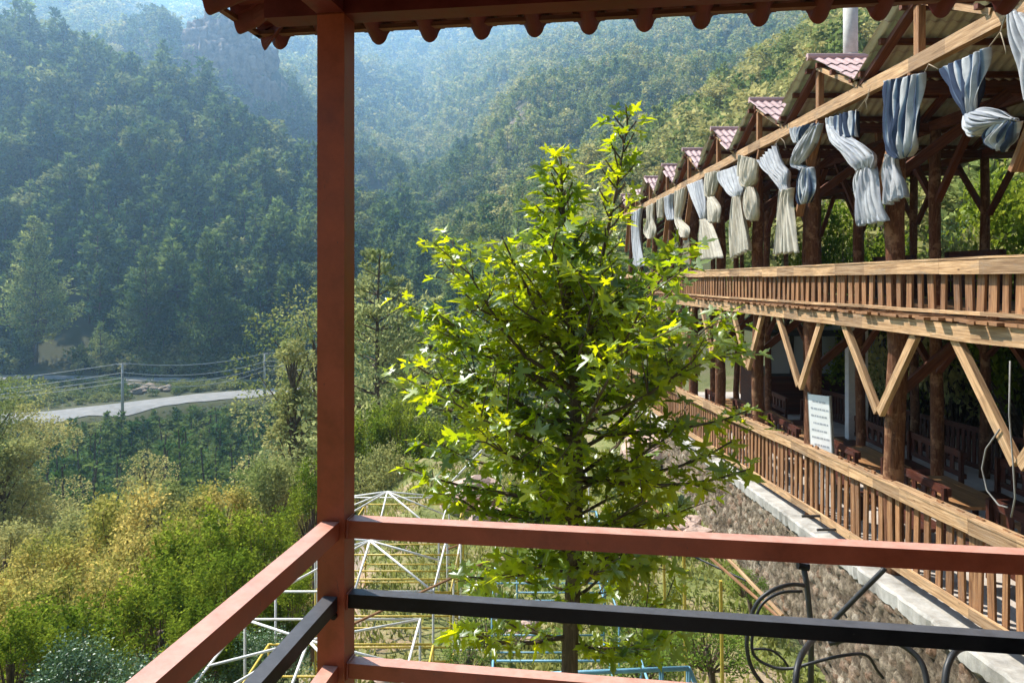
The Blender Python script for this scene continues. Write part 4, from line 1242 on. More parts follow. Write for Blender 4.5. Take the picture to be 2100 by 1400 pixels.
CUR = [
 ("pale curtain hanging at the right edge of the photo beside the log post", [
   ("drape", [(2074, 20, 2100, 30, 0), (2078, 70, 2150, 60, .03), (2092, 120, 2180, 110, .03), (2098, 160, 2190, 160, .03), (2105, 210, 2160, 210, 0)], G_)]),
 ("large blue striped curtain tapering to a point above a grey bundle", [
   ("drape", [(1925, 144, 2028, 98, 0), (1940, 165, 2026, 130, .03), (1958, 195, 2020, 165, .04), (1976, 222, 2010, 200, .04), (1988, 243, 2000, 235, .02)], B_),
   ("bundle", [(1982, 240, 1996, 232, .02), (1990, 272, 2022, 222, .10), (2004, 283, 2058, 226, .12), (2030, 270, 2074, 236, .10), (2070, 250, 2090, 246, .03)], G_),
   ("tail", [(2062, 236, 2088, 250, .03), (2040, 258, 2080, 280, .06), (2022, 282, 2072, 298, .05), (2040, 300, 2064, 310, .02)], B_)]),
 ("long dark blue striped curtain with a rounded bottom", [
   ("drape", [(1812, 168, 1896, 150, 0), (1812, 200, 1893, 185, .03), (1815, 250, 1889, 230, .05), (1818, 290, 1886, 270, .07), (1828, 315, 1880, 300, .06), (1845, 325, 1868, 320, .02)], B_),
   ("tail", [(1822, 318, 1838, 316, .01), (1818, 345, 1840, 340, .02), (1817, 385, 1852, 370, .03), (1819, 422, 1858, 402, .03)], G_)]),
 ("blue and white curtain twisted into a big grey knot with a long pale tail", [
   ("drape", [(1699, 244, 1760, 226, 0), (1703, 265, 1761, 250, .03), (1712, 285, 1762, 280, .04)], B_),
   ("bundle", [(1701, 256, 1716, 262, .03), (1706, 286, 1752, 285, .08), (1730, 312, 1775, 296, .10), (1748, 340, 1800, 318, .09), (1758, 350, 1796, 345, .03)], G_),
   ("tail", [(1768, 340, 1790, 342, .02), (1758, 365, 1795, 362, .04), (1757, 400, 1802, 396, .05), (1759, 440, 1811, 430, .05), (1760, 464, 1817, 452, .04)], G_)]),
 ("short striped curtain crossed by a pale grey twist, with a navy striped bag below", [
   ("drape", [(1625, 264, 1682, 252, 0), (1628, 278, 1672, 266, .03), (1634, 295, 1660, 285, .02)], B_),
   ("bundle", [(1666, 262, 1682, 254, .02), (1644, 290, 1672, 292, .05), (1628, 318, 1654, 326, .06), (1627, 338, 1644, 338, .02), (1640, 346, 1656, 344, .01), (1652, 352, 1662, 350, 0)], G_),
   ("tail", [(1650, 342, 1664, 344, .02), (1640, 370, 1668, 368, .05), (1637, 400, 1671, 395, .06), (1641, 418, 1662, 416, .03)], B_)]),
 ("white curtain pulled aside above a long flared white tail", [
   ("drape", [(1557, 330, 1592, 296, 0), (1567, 345, 1600, 318, .03), (1580, 360, 1608, 340, .04), (1594, 375, 1616, 352, .02), (1603, 388, 1616, 378, .01), (1606, 396, 1620, 392, 0)], G_),
   ("tail", [(1604, 388, 1624, 386, .01), (1600, 420, 1622, 415, .04), (1594, 470, 1632, 465, .05), (1588, 522, 1640, 518, .05)], C_)]),
 ("cream curtain tied in two rounded bags, right of the grey-white pair", [
   ("drape", [(1519, 318, 1556, 328, 0), (1517, 350, 1556, 348, .05), (1518, 374, 1552, 370, .05), (1528, 384, 1540, 382, .01)], C_),
   ("tail", [(1534, 384, 1546, 384, .01), (1530, 410, 1556, 408, .05), (1531, 440, 1556, 436, .05), (1538, 452, 1550, 451, .01)], C_)]),
 ("grey-white curtain gathered on the fourth post with a long tail reaching low", [
   ("drape", [(1472, 354, 1512, 340, 0), (1476, 372, 1520, 362, .04), (1492, 394, 1526, 388, .05), (1505, 404, 1522, 402, .01)], G_),
   ("tail", [(1506, 404, 1520, 402, .01), (1502, 440, 1526, 438, .04), (1500, 490, 1536, 480, .04), (1500, 532, 1540, 512, .03)], C_)]),
 ("narrow yellowish curtain with a rounded lower bag", [
   ("drape", [(1447, 356, 1472, 350, 0), (1447, 380, 1470, 376, .03), (1450, 404, 1462, 402, .01)], C_),
   ("tail", [(1452, 404, 1464, 404, .01), (1452, 430, 1478, 428, .04), (1456, 456, 1476, 456, .03)], C_)]),
 ("pale curtain slanting down to a wide flared tail above the balustrade", [
   ("drape", [(1411, 380, 1442, 368, 0), (1420, 405, 1448, 398, .04), (1434, 435, 1452, 430, .03), (1438, 450, 1450, 448, .01)], G_),
   ("tail", [(1438, 450, 1450, 448, .01), (1437, 480, 1464, 476, .03), (1436, 534, 1482, 528, .03)], C_)]),
 ("thin faded curtain, first left of the wide flared one", [
   ("drape", [(1387, 392, 1408, 384, 0), (1386, 420, 1404, 414, .03), (1386, 450, 1396, 448, .01), (1392, 470, 1412, 468, .02), (1400, 488, 1412, 486, .01)], C_)]),
 ("thin faded curtain, second left of the wide flared one", [
   ("drape", [(1364, 404, 1380, 396, 0), (1366, 428, 1378, 424, .02), (1370, 452, 1382, 450, .01)], G_)]),
 ("small faded curtain third left of the wide flared one, partly behind leaves", [
   ("drape", [(1350, 410, 1364, 404, 0), (1350, 430, 1362, 428, .02), (1350, 448, 1360, 446, .01)], C_)]),
 ("long narrow grey curtain at the far corner of the terrace", [
   ("drape", [(1298, 436, 1318, 426, 0), (1298, 470, 1314, 466, .02), (1299, 510, 1316, 508, .02), (1300, 548, 1322, 545, .02)], G_)]),
 ("last thin curtain beside the far corner, behind plane leaves", [
   ("drape", [(1326, 424, 1342, 416, 0), (1328, 450, 1340, 446, .02), (1322, 475, 1344, 470, .03), (1330, 490, 1340, 488, .01)], C_)]),
]
for lb, pcs in CUR:
    curtain(lb, None, pcs, folds=6 if len(pcs) > 1 else 4)
# ropes that carry the curtains
def rope(pts, r, label, mt="rope", nm="rope", cat_="rope", group=None, X=4.98, sag=0):
    P = [onx(px, py, X) for px, py in pts]
    mb = MB(); mb.tube(P, r, 5); o = mb.build(nm, M[mt], smooth=True)
    return tag(o, label, cat_, group)
rope([(1812, 165), (1840, 170), (1870, 165), (1896, 150), (1905, 132), (1925, 142)], .007, "thin cord on the eave beam between the two largest striped curtains")
rope([(2028, 98), (2052, 66), (2060, 40), (2072, 18), (2088, 8)], .008, "cord running from the pointed striped curtain up to the beam end")
rope([(2052, 66), (2058, 85), (2062, 100), (2064, 112)], .007, "short cord end with a knot dangling below the eave beam at the right")
rope([(1760, 226), (1778, 200), (1786, 180), (1780, 200), (1776, 208), (1780, 228)], .007, "knotted cord dangling beside the second post")
rope([(1556, 328), (1580, 310), (1600, 282), (1608, 290), (1612, 305)], .007, "white cord end dangling above the white flared curtain")
rope([(2050, 880), (2022, 920), (2014, 960), (2024, 1005), (2048, 1035), (2066, 1040)], .009, "grey cable looping off the right-hand log post", "cable", "cable", "cable", X=5.0)
rope([(2072, 740), (2070, 850), (2078, 950), (2082, 1020), (2074, 1060)], .009, "thin pale cable running down the right-hand log post", "cable", "cable", "cable", X=5.0)

# ---------------------------------------------------------------- plane tree
def leaf_outline():
    pts = []
    lobes = [(-128, .50), (-72, .78), (0, 1.0), (72, .78), (128, .50)]
    pts.append((0, -0.02))
    res = []
    for i, (a, l) in enumerate(lobes):
        def pp(ang, r): return (r * math.sin(math.radians(ang)), r * math.cos(math.radians(ang)))
        w_ = 21
        res += [pp(a - w_ * 1.0, l * .50), pp(a - w_ * .85, l * .70), pp(a - w_ * .42, l * .72), pp(a, l), pp(a + w_ * .42, l * .72), pp(a + w_ * .85, l * .70), pp(a + w_ * 1.0, l * .50)]
        if i < 4:
            an = (a + lobes[i + 1][0]) / 2; res.append(pp(an, .27))
    return np.array([(0, 0)] + res)
LO = leaf_outline(); nLO = len(LO)
def build_plane_tree():
    g = np.random.default_rng(3)
    base = at(1166, 1400, 6.0)
    axis = [(1164, 2240, 6.0), (1166, 1700, 6.0), (1168, 1340, 6.0), (1178, 1120, 6.02), (1182, 960, 6.0), (1180, 820, 6.0), (1172, 700, 6.0), (1165, 600, 5.98), (1158, 480, 6.0), (1152, 380, 6.0), (1150, 320, 6.0)]
    ax2 = [(1181, 840, 6.0), (1205, 720, 6.1), (1222, 600, 6.15), (1240, 500, 6.2), (1262, 400, 6.2), (1276, 320, 6.2), (1288, 245, 6.2)]
    def W(t): return np.array(at(*t))
    A1 = [W(t) for t in axis]; A2 = [W(t) for t in ax2]
    e = empty("plane_tree", (A1[0][0], A1[0][1], -6.75), "young plane tree with bright yellow-green lobed leaves standing in front of the terrace", "tree")
    mb = MB()
    mb.tube(A1, [.10, .085, .068, .062, .055, .046, .030, .028, .02, .012, .006], 9, rough=.03)
    mb.tube(A2, [.032, .026, .021, .016, .012, .008, .004], 7)
    mb.build("trunk", M["bark"], e, smooth=True)
    tw = MB()
    LC = []; LD = []; LN = []; LS = []
    def leaves_on(p, q, n, size, outr=.10):
        d = q - p; L = np.linalg.norm(d); d = d / L
        for k in range(n):
            t = (k + g.uniform(0, 1)) / n
            t = 0.12 + .9 * t
            c = p + d * L * t
            az = g.uniform(0, 6.283)
            sd = np.array([math.cos(az), math.sin(az), g.uniform(-.2, .5)])
            pet = sd * g.uniform(.04, outr)
            LC.append(c + pet)
            dd = sd * 1.0 + d * .5 + np.array([0, 0, g.uniform(-.75, .1)])
            LD.append(dd)
            nn = np.array([0, 0, 1.0]) * g.uniform(.5, 1.2) + g.normal(0, .42, 3) + np.array([-.10, -.25, 0])
            LN.append(nn); LS.append(size * g.uniform(.38, 1.0) ** .8 * 1.06)
    def env(py):
        T = [(240, 14), (300, 30), (350, 40), (420, 68), (480, 90), (560, 105), (620, 150), (680, 235), (740, 310), (820, 345), (900, 335), (980, 318), (1040, 250), (1090, 205), (1160, 190), (1220, 235), (1300, 225), (1360, 200), (1500, 150)]
        return float(np.interp(py, [a for a, b in T], [b for a, b in T])) / 252.0
    def interp_axis(AX, ys, py):
        return np.array([np.interp(py, [y for y in ys], [AX[i][k] for i in range(len(AX))]) for k in range(3)])
    ys1 = [t[1] for t in axis][::-1]; A1r = A1[::-1]
    ys2 = [t[1] for t in ax2][::-1]; A2r = A2[::-1]
    nb = 0
    def branch(c, dirn, L, lsize):
        p = c; pts = [p]; d = dirn / np.linalg.norm(dirn); seg = 5
        for k in range(seg):
            d = d + np.array([0, 0, .05]) + g.normal(0, .09, 3); d /= np.linalg.norm(d)
            p = p + d * L / seg; pts.append(p)
        tw.tube(pts, [max(.004, .006 + .012 * L * (1 - k / seg)) for k in range(seg + 1)], 5)
        for k in range(seg):
            leaves_on(pts[k], pts[k + 1], int(round(L * 2.3)) + (1 if k > 1 else 0), lsize)
            if L > .5 and k >= 1:
                for _ in range(2 if L > .8 else 1):
                    az = g.uniform(0, 6.28)
                    d2 = d + .9 * np.array([math.cos(az), math.sin(az), g.uniform(-.1, .5)]); d2 /= np.linalg.norm(d2)
                    l2 = L * g.uniform(.22, .42); q = pts[k + 1] + d2 * l2
                    tw.tube([pts[k + 1], q], [.006, .003], 4)
                    leaves_on(pts[k + 1], q, int(3 + l2 * 13), lsize)
    py = 1330.0
    i = 0
    while py > 330:
        c = interp_axis(A1r, ys1, py)
        rise = np.interp(py, [330, 600, 900, 1330], [1.3, .8, .42, .15])
        az = i * 2.4 + g.uniform(-.4, .4)
        tip_py = py - rise * 60
        L = env(min(1360, py - rise * 55 * .6)) * g.uniform(.72, 1.0) * math.sqrt(1 + rise * rise * .35)
        if py > 1080: L *= .9
        if math.cos(az) > .2 and py < 820: L *= .74
        if g.random() < .9: branch(c, np.array([math.cos(az), math.sin(az) * .75, rise]), max(.12, L), .235 if py < 700 else .205)
        py -= 10.3 if 560 < py < 1080 else (13 if py > 1080 else 8); i += 1
    py = 820.0
    while py > 240:
        c = interp_axis(A2r, ys2, py)
        az = i * 2.4 + g.uniform(-.4, .4); rise = np.interp(py, [240, 700], [1.1, .5])
        L = float(np.interp(py, [240, 330, 450, 600, 800], [.13, .2, .22, .26, .5])) * g.uniform(.7, 1.15)
        branch(c, np.array([math.cos(az), math.sin(az) * .8, rise]), L, .2)
        py -= 12; i += 1
    # named limbs the photograph shows reaching out
    for (p0, p1, L_) in (((1180, 800), (905, 640), 1), ((1180, 900), (835, 740), 1), ((1180, 960), (850, 900), 1), ((1182, 980), (1540, 960), 1), ((1182, 880), (1540, 840), 1), ((1180, 820), (1530, 700), 1), ((1185, 760), (1400, 640), 1), ((1182, 990), (1500, 905), 1), ((1176, 1060), (900, 1010), 1), ((1178, 1080), (1400, 1040), 1), ((1172, 740), (1030, 480), 1), ((1260, 640), (1400, 500), 1), ((1175, 1120), (960, 1180), 1), ((1172, 1160), (1330, 1140), 1),
                         ((1170, 1300), (930, 1290), 1), ((1170, 1320), (1400, 1290), 1), ((1181, 860), (820, 800), 1), ((1176, 700), (950, 600), 1), ((1182, 1010), (830, 960), 1)):
        Yt = 6.0 + g.uniform(-.5, .5)
        a = np.array(at(p0[0], p0[1], 6.0)); b = np.array(at(p1[0], p1[1], Yt))
        pts = [a + (b - a) * t + np.array([0, 0, -.10 * math.sin(math.pi * t)]) + g.normal(0, .012, 3) for t in np.linspace(0, 1, 7)]
        tw.tube(pts, [.022 - .0026 * k for k in range(7)], 5)
        for k in range(1, 6):
            leaves_on(pts[k], pts[k + 1], 4 if p0[1] < 1100 else 3, .23)
            for _ in range(2 if p0[1] < 1100 else 1):
                az = g.uniform(0, 6.28); l2 = g.uniform(.15, .38); q = pts[k] + np.array([math.cos(az), math.sin(az), g.uniform(-.2, .6)]) * l2
                tw.tube([pts[k], q], [.006, .003], 4)
                leaves_on(pts[k], q, 5, .21)
        leaves_on(pts[5], pts[6], 3, .26)
    leaves_on(A1[-1], A1[-1] + np.array([0, 0, .05]), 5, .2, .05)
    leaves_on(A2[-1], A2[-1] + np.array([0, 0, .06]), 4, .18, .04)
    tw.build("branches", M["bark"], e)
    C = np.array(LC); D = unit(np.array(LD)); N = np.array(LN); Sz = np.array(LS)
    Sd = unit(np.cross(D, N)); Nn = np.cross(Sd, D)
    lx = LO[:, 0]; ly = LO[:, 1]
    V = C[:, None, :] + Sz[:, None, None] * .62 * (Sd[:, None, :] * lx[None, :, None] + D[:, None, :] * (ly[None, :, None] + .12))
    curl = (0.22 * np.abs(lx) ** 1.3 - 0.20 * np.clip(ly, 0, 2) ** 2)[None, :, None]
    curlv = g.uniform(.2, 1.5, len(C))[:, None, None]
    V = V + Nn[:, None, :] * Sz[:, None, None] * curl * curlv
    # petioles
    n = nLO
    fan = np.array([(0, k, k + 1, k + 1) for k in range(1, n - 1)])
    tris = np.array([(0, k, k + 1) for k in range(1, n - 1)])
    Q = (tris[None] + (np.arange(len(C)) * n)[:, None, None]).reshape(-1, 3)
    me = np_mesh("leaves", V.reshape(-1, 3) - np.array(e.location)[None, :], Q, M["plane"])
    link("crown", me, e)
    print("plane leaves", len(C))
build_plane_tree()

# ---------------------------------------------------------------- shrubs and trees on the near left slope
protos_s = {}
def shrub_proto(seed, n, leaf, upright, mat, Rr=1.5, H=2.4, asp=.62):
    g = np.random.default_rng(seed)
    Cs = []; Ds = []; Ns = []; tr = []
    clumps = 44
    per = n // clumps
    for k in range(clumps):
        az = g.uniform(0, 6.283); el = math.acos(g.uniform(0.0, 1))
        rr = g.uniform(.72, 1.0)
        c0 = np.array([math.cos(az) * math.sin(el) * Rr, math.sin(az) * math.sin(el) * Rr, H * (.25 + .72 * math.cos(el))]) * rr
        st = c0 * np.array([.25, .25, .0]); tr.append(limb(st, c0, .03, .008, 4))
        if upright:
            # upright leafy shoots
            for s_ in range(7):
                b = c0 + g.normal(0, .17, 3) * [1, 1, .6]; L = g.uniform(.2, .5)
                m = per // 7
                t = g.uniform(0, 1, m)
                cc = b + np.array([0, 0, 1.0]) * (t * L)[:, None] + g.normal(0, .055, (m, 3))
                a2 = g.uniform(0, 6.283, m); dd = np.stack([np.cos(a2), np.sin(a2), g.uniform(.2, 1.1, m)], 1)
                Cs.append(cc); Ds.append(dd); Ns.append(np.array([0, 0, 1.]) + g.normal(0, .5, (m, 3)))
        else:
            v = unit(g.normal(0, 1, (per, 3))) * (.40 * g.uniform(.3, 1.1, (per, 1)))
            Cs.append(c0 + v); Ds.append(v + g.normal(0, .3, (per, 3))); Ns.append(np.array([0, 0, 1.]) + g.normal(0, .7, (per, 3)))
    C = np.concatenate(Cs); D = np.concatenate(Ds); N = np.concatenate(Ns)
    L = g.uniform(.6, 1.25, len(C)) * leaf
    return cat(tr), cards(C, D, N, L, L * asp)
for key, args in {'y': (1, 8000, .11, False, "shrub_y"), 'y2': (2, 8000, .10, False, "shrub_y"), 'g': (3, 10000, .095, True, "shrub_g"), 'g2': (4, 10000, .09, True, "shrub_g"), 'd': (5, 9000, .08, False, "shrub_d"), 'o': (6, 8000, .11, False, "broad"), 'w': (7, 2600, .11, False, "weed")}.items():
    (tv, tq), (cv, cq) = shrub_proto(*args)
    protos_s[key] = (np_mesh("stems", tv, tq, M["bark"]), np_mesh("foliage", cv, cq, M[args[4]]))
def shrub(key, px, top, Y, wpx, label, hs=1.0, depth=1.0, name="shrub", cat_="shrub", group=None):
    """crown top at picture row `top`, centre column px, half width wpx at distance Y"""
    r = wpx / F * Y
    s = r / 1.9
    H = 2.85 * s * hs
    zt = zp(top, Y); x = (px - 1050) / F * Y
    zb = hz(x, Y)
    z0 = zt - H
    e = empty(name, (x, Y, max(zb - .3, z0) if z0 > zb else z0), label, cat_, group)
    e.location.z = z0 if z0 < zb else z0
    e.rotation_euler = (0, 0, random.uniform(0, 6.28)); e.scale = (s, s * depth, s * hs)
    t_, c_ = protos_s[key]
    link("stems", t_, e); link("foliage", c_, e)
    if z0 > zb + .1:      # a real stem down to the slope
        k = MB(); k.tube([(x, Y, zb - .2), (x + .1, Y, (zb + z0) / 2), (x, Y, z0 + .4 * H)], [.10 * s + .03, .08 * s + .02, .05 * s + .02], 7)
        o = k.build("trunk", M["bark"], None, smooth=True)
        o.parent = e
        o.matrix_parent_inverse = (__import__("mathutils").Matrix.LocRotScale(e.location, e.rotation_euler, e.scale)).inverted()
    return e
SH = [
 ('o', 10, 1035, 22, 110, "pale olive shrub at the left edge above the yellow thicket", 1.1),
 ('y', 250, 975, 22, 150, "yellowish rounded shrub, highest on the left of the thicket", 1.1),
 ('o', 200, 985, 26, 120, "grey-green shrub behind the yellow ones", 1.1),
 ('y', 90, 1075, 18, 130, "bright yellow shrub low at the left edge", 1.0),
 ('y2', 320, 1000, 20, 150, "yellow-green shrub in the middle of the thicket", 1.2),
 ('o', 330, 945, 27, 130, "olive-green shrub at the top of the thicket", 1.1),
 ('y', 440, 970, 25, 110, "orange-tinted shrub right of the thicket top", 1.0),
 ('y2', 180, 1090, 16, 160, "dense golden shrub at left centre", 1.1),
 ('y', 30, 1160, 14, 150, "dry yellow shrub against the left edge, lower", 1.0),
 ('g', 420, 1010, 17, 160, "upright bright green shrub behind the sloping handrail", 1.3),
 ('g2', 540, 1035, 17, 130, "upright green shrub left of the red post", 1.3),
 ('g', 330, 1120, 14, 160, "deep green shrub with upright shoots in the thicket centre", 1.2),
 ('g2', 130, 1210, 11.5, 190, "green upright shrub at lower left", 1.1),
 ('g2', 470, 1110, 14, 150, "green shrub under the sloping handrail", 1.2),
 ('g', 600, 1150, 14.5, 110, "dark green shrub behind the white pipe canopy", 1.2),
 ('d', 170, 1275, 9.5, 170, "silvery dark-leaved bush at the bottom left", 1.0),
 ('d', 330, 1330, 9, 150, "silvery dark-leaved bush right of the bottom-left one", .9),
 ('g', 20, 1230, 10, 130, "green shrub in the bottom left corner", 1.1),
 ('g2', 400, 1230, 11.5, 140, "dark green shrub between the two sloping rails", 1.1),
 ('d', 540, 1260, 11.5, 120, "dark bush below the sloping handrail near the post", 1.0),
 ('o', 560, 900, 30, 110, "olive tree crown left of the red post", 1.2),
 ('g2', 640, 930, 26, 90, "green shrub touching the left side of the red post", 1.4),
 ('o', 790, 880, 27, 100, "grey-green shrub just right of the red post", 1.3),
 ('g2', 830, 800, 30, 90, "bright green tree crown right of the red post", 1.5),
 ('g', 760, 810, 31, 90, "green crown close to the red post, right side", 1.5),
 ('g2', 900, 850, 29, 100, "green bush behind the plane tree's left limbs", 1.3),
 ('d', 960, 930, 27, 90, "dark bush in shade behind the plane tree", 1.0),
 ('w', 1440, 1160, 15.5, 75, "leafy weed clump at the foot of the stone wall", .8),
 ('w', 1530, 1160, 13, 60, "weed clump by the wall behind the black hose", .7),
 ('w', 1330, 1225, 12.5, 120, "broad patch of green weeds beneath the plane tree", .7),
 ('w', 1450, 1260, 10.5, 120, "green weeds left of the hose loop", .6),
 ('w', 1000, 1215, 12, 90, "weedy plant below the plane tree, left side", .8),
 ('w', 960, 1300, 10.5, 70, "small weedy plant near the yellow pipe post", .7),
 ('w', 1320, 1320, 10, 90, "weeds behind the pale blue pipe rail", .6),
 ('g', 1120, 905, 27, 70, "bush at the end of the playground yard", 1.0),
]
for k_, px, top, Y, wp, lb, hs in SH:
    shrub(k_, px, top, Y, wp, lb, hs)
# greenery behind the terrace
gi = 0
nm_ = ["near", "middle", "far", "farther", "farthest"]
random.seed(21)
for Y in (12.5, 15, 18, 21.5, 25, 29.5):
    for X in (13.4, 16.0):
        x = X + random.uniform(-.5, .5); y = Y + random.uniform(-.6, .6)
        s = random.uniform(1.0, 1.5)
        zb = hz(x, y)
        e = empty("shrub", (x, y, min(zb, -3.6) if X < 14 else zb - .3), f"leafy green shrub behind the terrace, {['nearest','second','third','fourth','fifth','last'][int(gi/2)]} along the {'first' if X < 14 else 'second'} row", "shrub", "shrubs behind the terrace")
        e.scale = (s * 1.1, s * 1.1, s * random.uniform(1.5, 2.2)); e.rotation_euler = (0, 0, random.uniform(0, 6.28))
        t_, c_ = protos_s[random.choice(['g', 'o', 'd', 'g2'])]
        link("stems", t_, e); link("foliage", c_, e); gi += 1

# mid-distance individual trees
def big_pine(px, top, base, Y, label, wide=.2, mat="pine_light", seed=1, bare=.2, dens=1.4, card=.55, kind="pine"):
    zt, zb_ = zp(top, Y), zp(base, Y)
    x = (px - 1050) / F * Y; g0 = hz(x, Y); H = zt - min(zb_, g0)
    zb_ = min(zb_, g0)
    sc = 1.0
    if kind == "pine": (tv, tq), (cv, cq) = pine(H, seed, dens, card, bare, wide)
    else: (tv, tq), (cv, cq) = broad(H, H * wide, seed, int(5200 * dens), .30 * card, 60, bare)
    e = empty("pine_tree" if kind == "pine" else "broadleaf_tree", (x, Y, zb_), label, "tree")
    link("trunk", np_mesh("trunk", tv, tq, M["bark"]), e); link("crown", np_mesh("crown", cv, cq, M[mat]), e)
big_pine(765, 495, 1010, 36, "tall loose pine with bare pale limbs just right of the red post", .36, "pale_pine", 201, .10, 4.2, .5)
big_pine(880, 600, 960, 42, "slim pine behind the plane tree's left side", .30, "pale_pine", 202, .1, 4, .48)
big_pine(825, 560, 980, 44, "pale pine between the tall loose pine and the slim one", .32, "pale_pine", 208, .1, 3.6, .48)
big_pine(935, 640, 960, 50, "pine half hidden behind the plane tree", .2, "pale_pine", 203, .05, 5, .5)
big_pine(600, 655, 960, 38, "pale olive tree with rounded crown left of the red post", .075, "broad", 204, .2, 1.8, .7, "b")
big_pine(650, 560, 900, 48, "pale tree partly behind the red post", .22, "broad", 205, .15, 2.6, .8, "b")
big_pine(-50, 660, 1050, 40, "pale olive tree cut by the left edge of the photo", .22, "broad", 206, .1, 9, .5, "b")
big_pine(5, 880, 1050, 36, "olive bushy tree under the left-edge tree", .2, "broad", 207, .05, 7, .55, "b")
big_pine(75, 440, 770, 184, "large layered pine standing above the track at the left", .24, "pine_light", 211, .2, .8, 1.5)
big_pine(430, 475, 775, 186, "large dark pine on the slope foot in the left half", .26, "pine", 212, .1, .9, 1.5)
big_pine(300, 500, 770, 188, "broad dark pine between the two large ones", .28, "pine", 213, .1, .9, 1.5)
big_pine(205, 655, 775, 181, "small bright-tipped pine beside the bare cut bank", .30, "pine_light", 214, .05, 1.3, .9)
big_pine(300, 900, 1010, 46, "small pale sapling in front of the dark wood", .13, "broad", 215, .1, 1.6, .5, "b")

# ---------------------------------------------------------------- utility poles, wires, sign, roadside rocks
def upole(px, top, Y, base_z, label):
    x = (px - 1050) / F * Y; zt = zp(top, Y)
    e = empty("utility_pole", (x, Y, base_z), label, "utility pole", "utility poles beside the road")
    m1 = MB(); m1.tube([(x, Y, base_z - .3), (x, Y, zt)], [.30, .19], 10); m1.build("pole", M["pole"], e, smooth=True)
    m1 = MB(); m1.beam((x - 1.0, Y, zt - .12), (x + 1.0, Y, zt - .12), .14, .14); m1.build("crossarm", M["pole"], e)
    for k in (-.85, 0, .85):
        m1 = MB(); m1.tube([(x + k, Y, zt - .05), (x + k, Y, zt + .28)], .07, 8); m1.build("insulator", M["dark_metal"], e)
    for k in (3.0, 4.0, 5.0):
        m1 = MB(); m1.tube([(x, Y - .25, zt - k / 3 - .8), (x + .35, Y - .25, zt - k / 3 - .8)], .06, 8); m1.build("bracket", M["dark_metal"], e)
    return Vector((x, Y, zt))
t1 = upole(251, 746, 138.5, hz((251 - 1050) / F * 138.5, 138.5), "pale concrete utility pole standing at the near edge of the road, left one")
t2 = upole(543, 725, 157.0, hz((543 - 1050) / F * 157, 157), "pale concrete utility pole by the road nearer the red post")
def wire(a, b, sag, label, r=.07):
    pts = [a.lerp(b, t) - Vector((0, 0, sag * 4 * t * (1 - t))) for t in np.linspace(0, 1, 14)]
    m1 = MB(); m1.tube(pts, r, 4); o = m1.build("power_line", M["pole"]); tag(o, label, "power line", "power lines over the road")
for k, (dzz, lb) in enumerate(((.15, "topmost"), (-1.6, "second"), (-2.6, "third"), (-3.4, "lowest"))):
    w1 = t1 + Vector((.3, 0, dzz)); w2 = t2 + Vector((.3, 0, dzz))
    wire(w1, w2, 1.3 + k * .25, f"{lb} dark wire between the two utility poles")
    wire(w2, w2 + Vector((60, 20, 3 + k * .2)), 2.0, f"{lb} dark wire running right from the second pole", .07)
    wire(w1, w1 + Vector((-70, -22, -4 + k * .2)), 1.5, f"{lb} dark wire running left from the first pole", .06)
e = empty("road_sign", ((446 - 1050) / F * 178, 178, -25.4), "small yellow rectangular sign beyond the road", "sign")
p_ = at(446, 775, 178)
m1 = MB(); m1.beam((p_.x - .8, 178, p_.z), (p_.x + .8, 178, p_.z), .06, 1.05); m1.build("panel", M["yellow_sign"], e)
m1 = MB(); m1.quad((p_.x - .6, 177.94, p_.z + .1), (p_.x + .6, 177.94, p_.z + .1), (p_.x + .6, 177.94, p_.z + .22), (p_.x - .6, 177.94, p_.z + .22)); m1.build("marking", M["dark_metal"], e)
for sx in (-.5, .5):
    m1 = MB(); m1.tube([(p_.x + sx, 178.06, p_.z - .1), (p_.x + sx, 178.06, hz(p_.x, 178) - .2)], .05, 6); m1.build("leg", M["pole"], e)
def rock(x, y, z, s, label, mat="rock", name="boulder", group=None):
    import bmesh
    bm = bmesh.new(); bmesh.ops.create_icosphere(bm, subdivisions=3, radius=1)
    sd = random.uniform(0, 50)
    for v in bm.verts:
        p = v.co.copy()
        k = 1 + .25 * math.sin(p.x * 3 + sd) * math.cos(p.y * 2.6 + sd) + .12 * math.sin(p.z * 7 + sd) + random.uniform(-.04, .04)
        v.co = Vector((p.x * k, p.y * k * .9, p.z * k * .65))
        v.co = Vector((round(v.co.x * 4) / 4 * .35 + v.co.x * .65, v.co.y, round(v.co.z * 4) / 4 * .3 + v.co.z * .7))
    me = bpy.data.meshes.new(name); bm.to_mesh(me); bm.free(); me.materials.append(M[mat])
    o = link(name, me, None, (x, y, z)); o.scale = (s, s, s); o.rotation_euler = (0, 0, random.uniform(0, 6))
    return tag(o, label, name, group)
random.seed(4)
for k in range(16):
    px = 264 + 5.4 * k; Y = random.uniform(157, 166)
    x = (px - 1050) / F * Y
    rock(x, Y, hz(x, Y) + .2, random.uniform(.7, 1.5), f"pinkish boulder on the road bank right of the left pole, {ORD[k]}" + ("" if k == 0 else " from the left"), group="boulders on the road bank", mat="bank_rock")
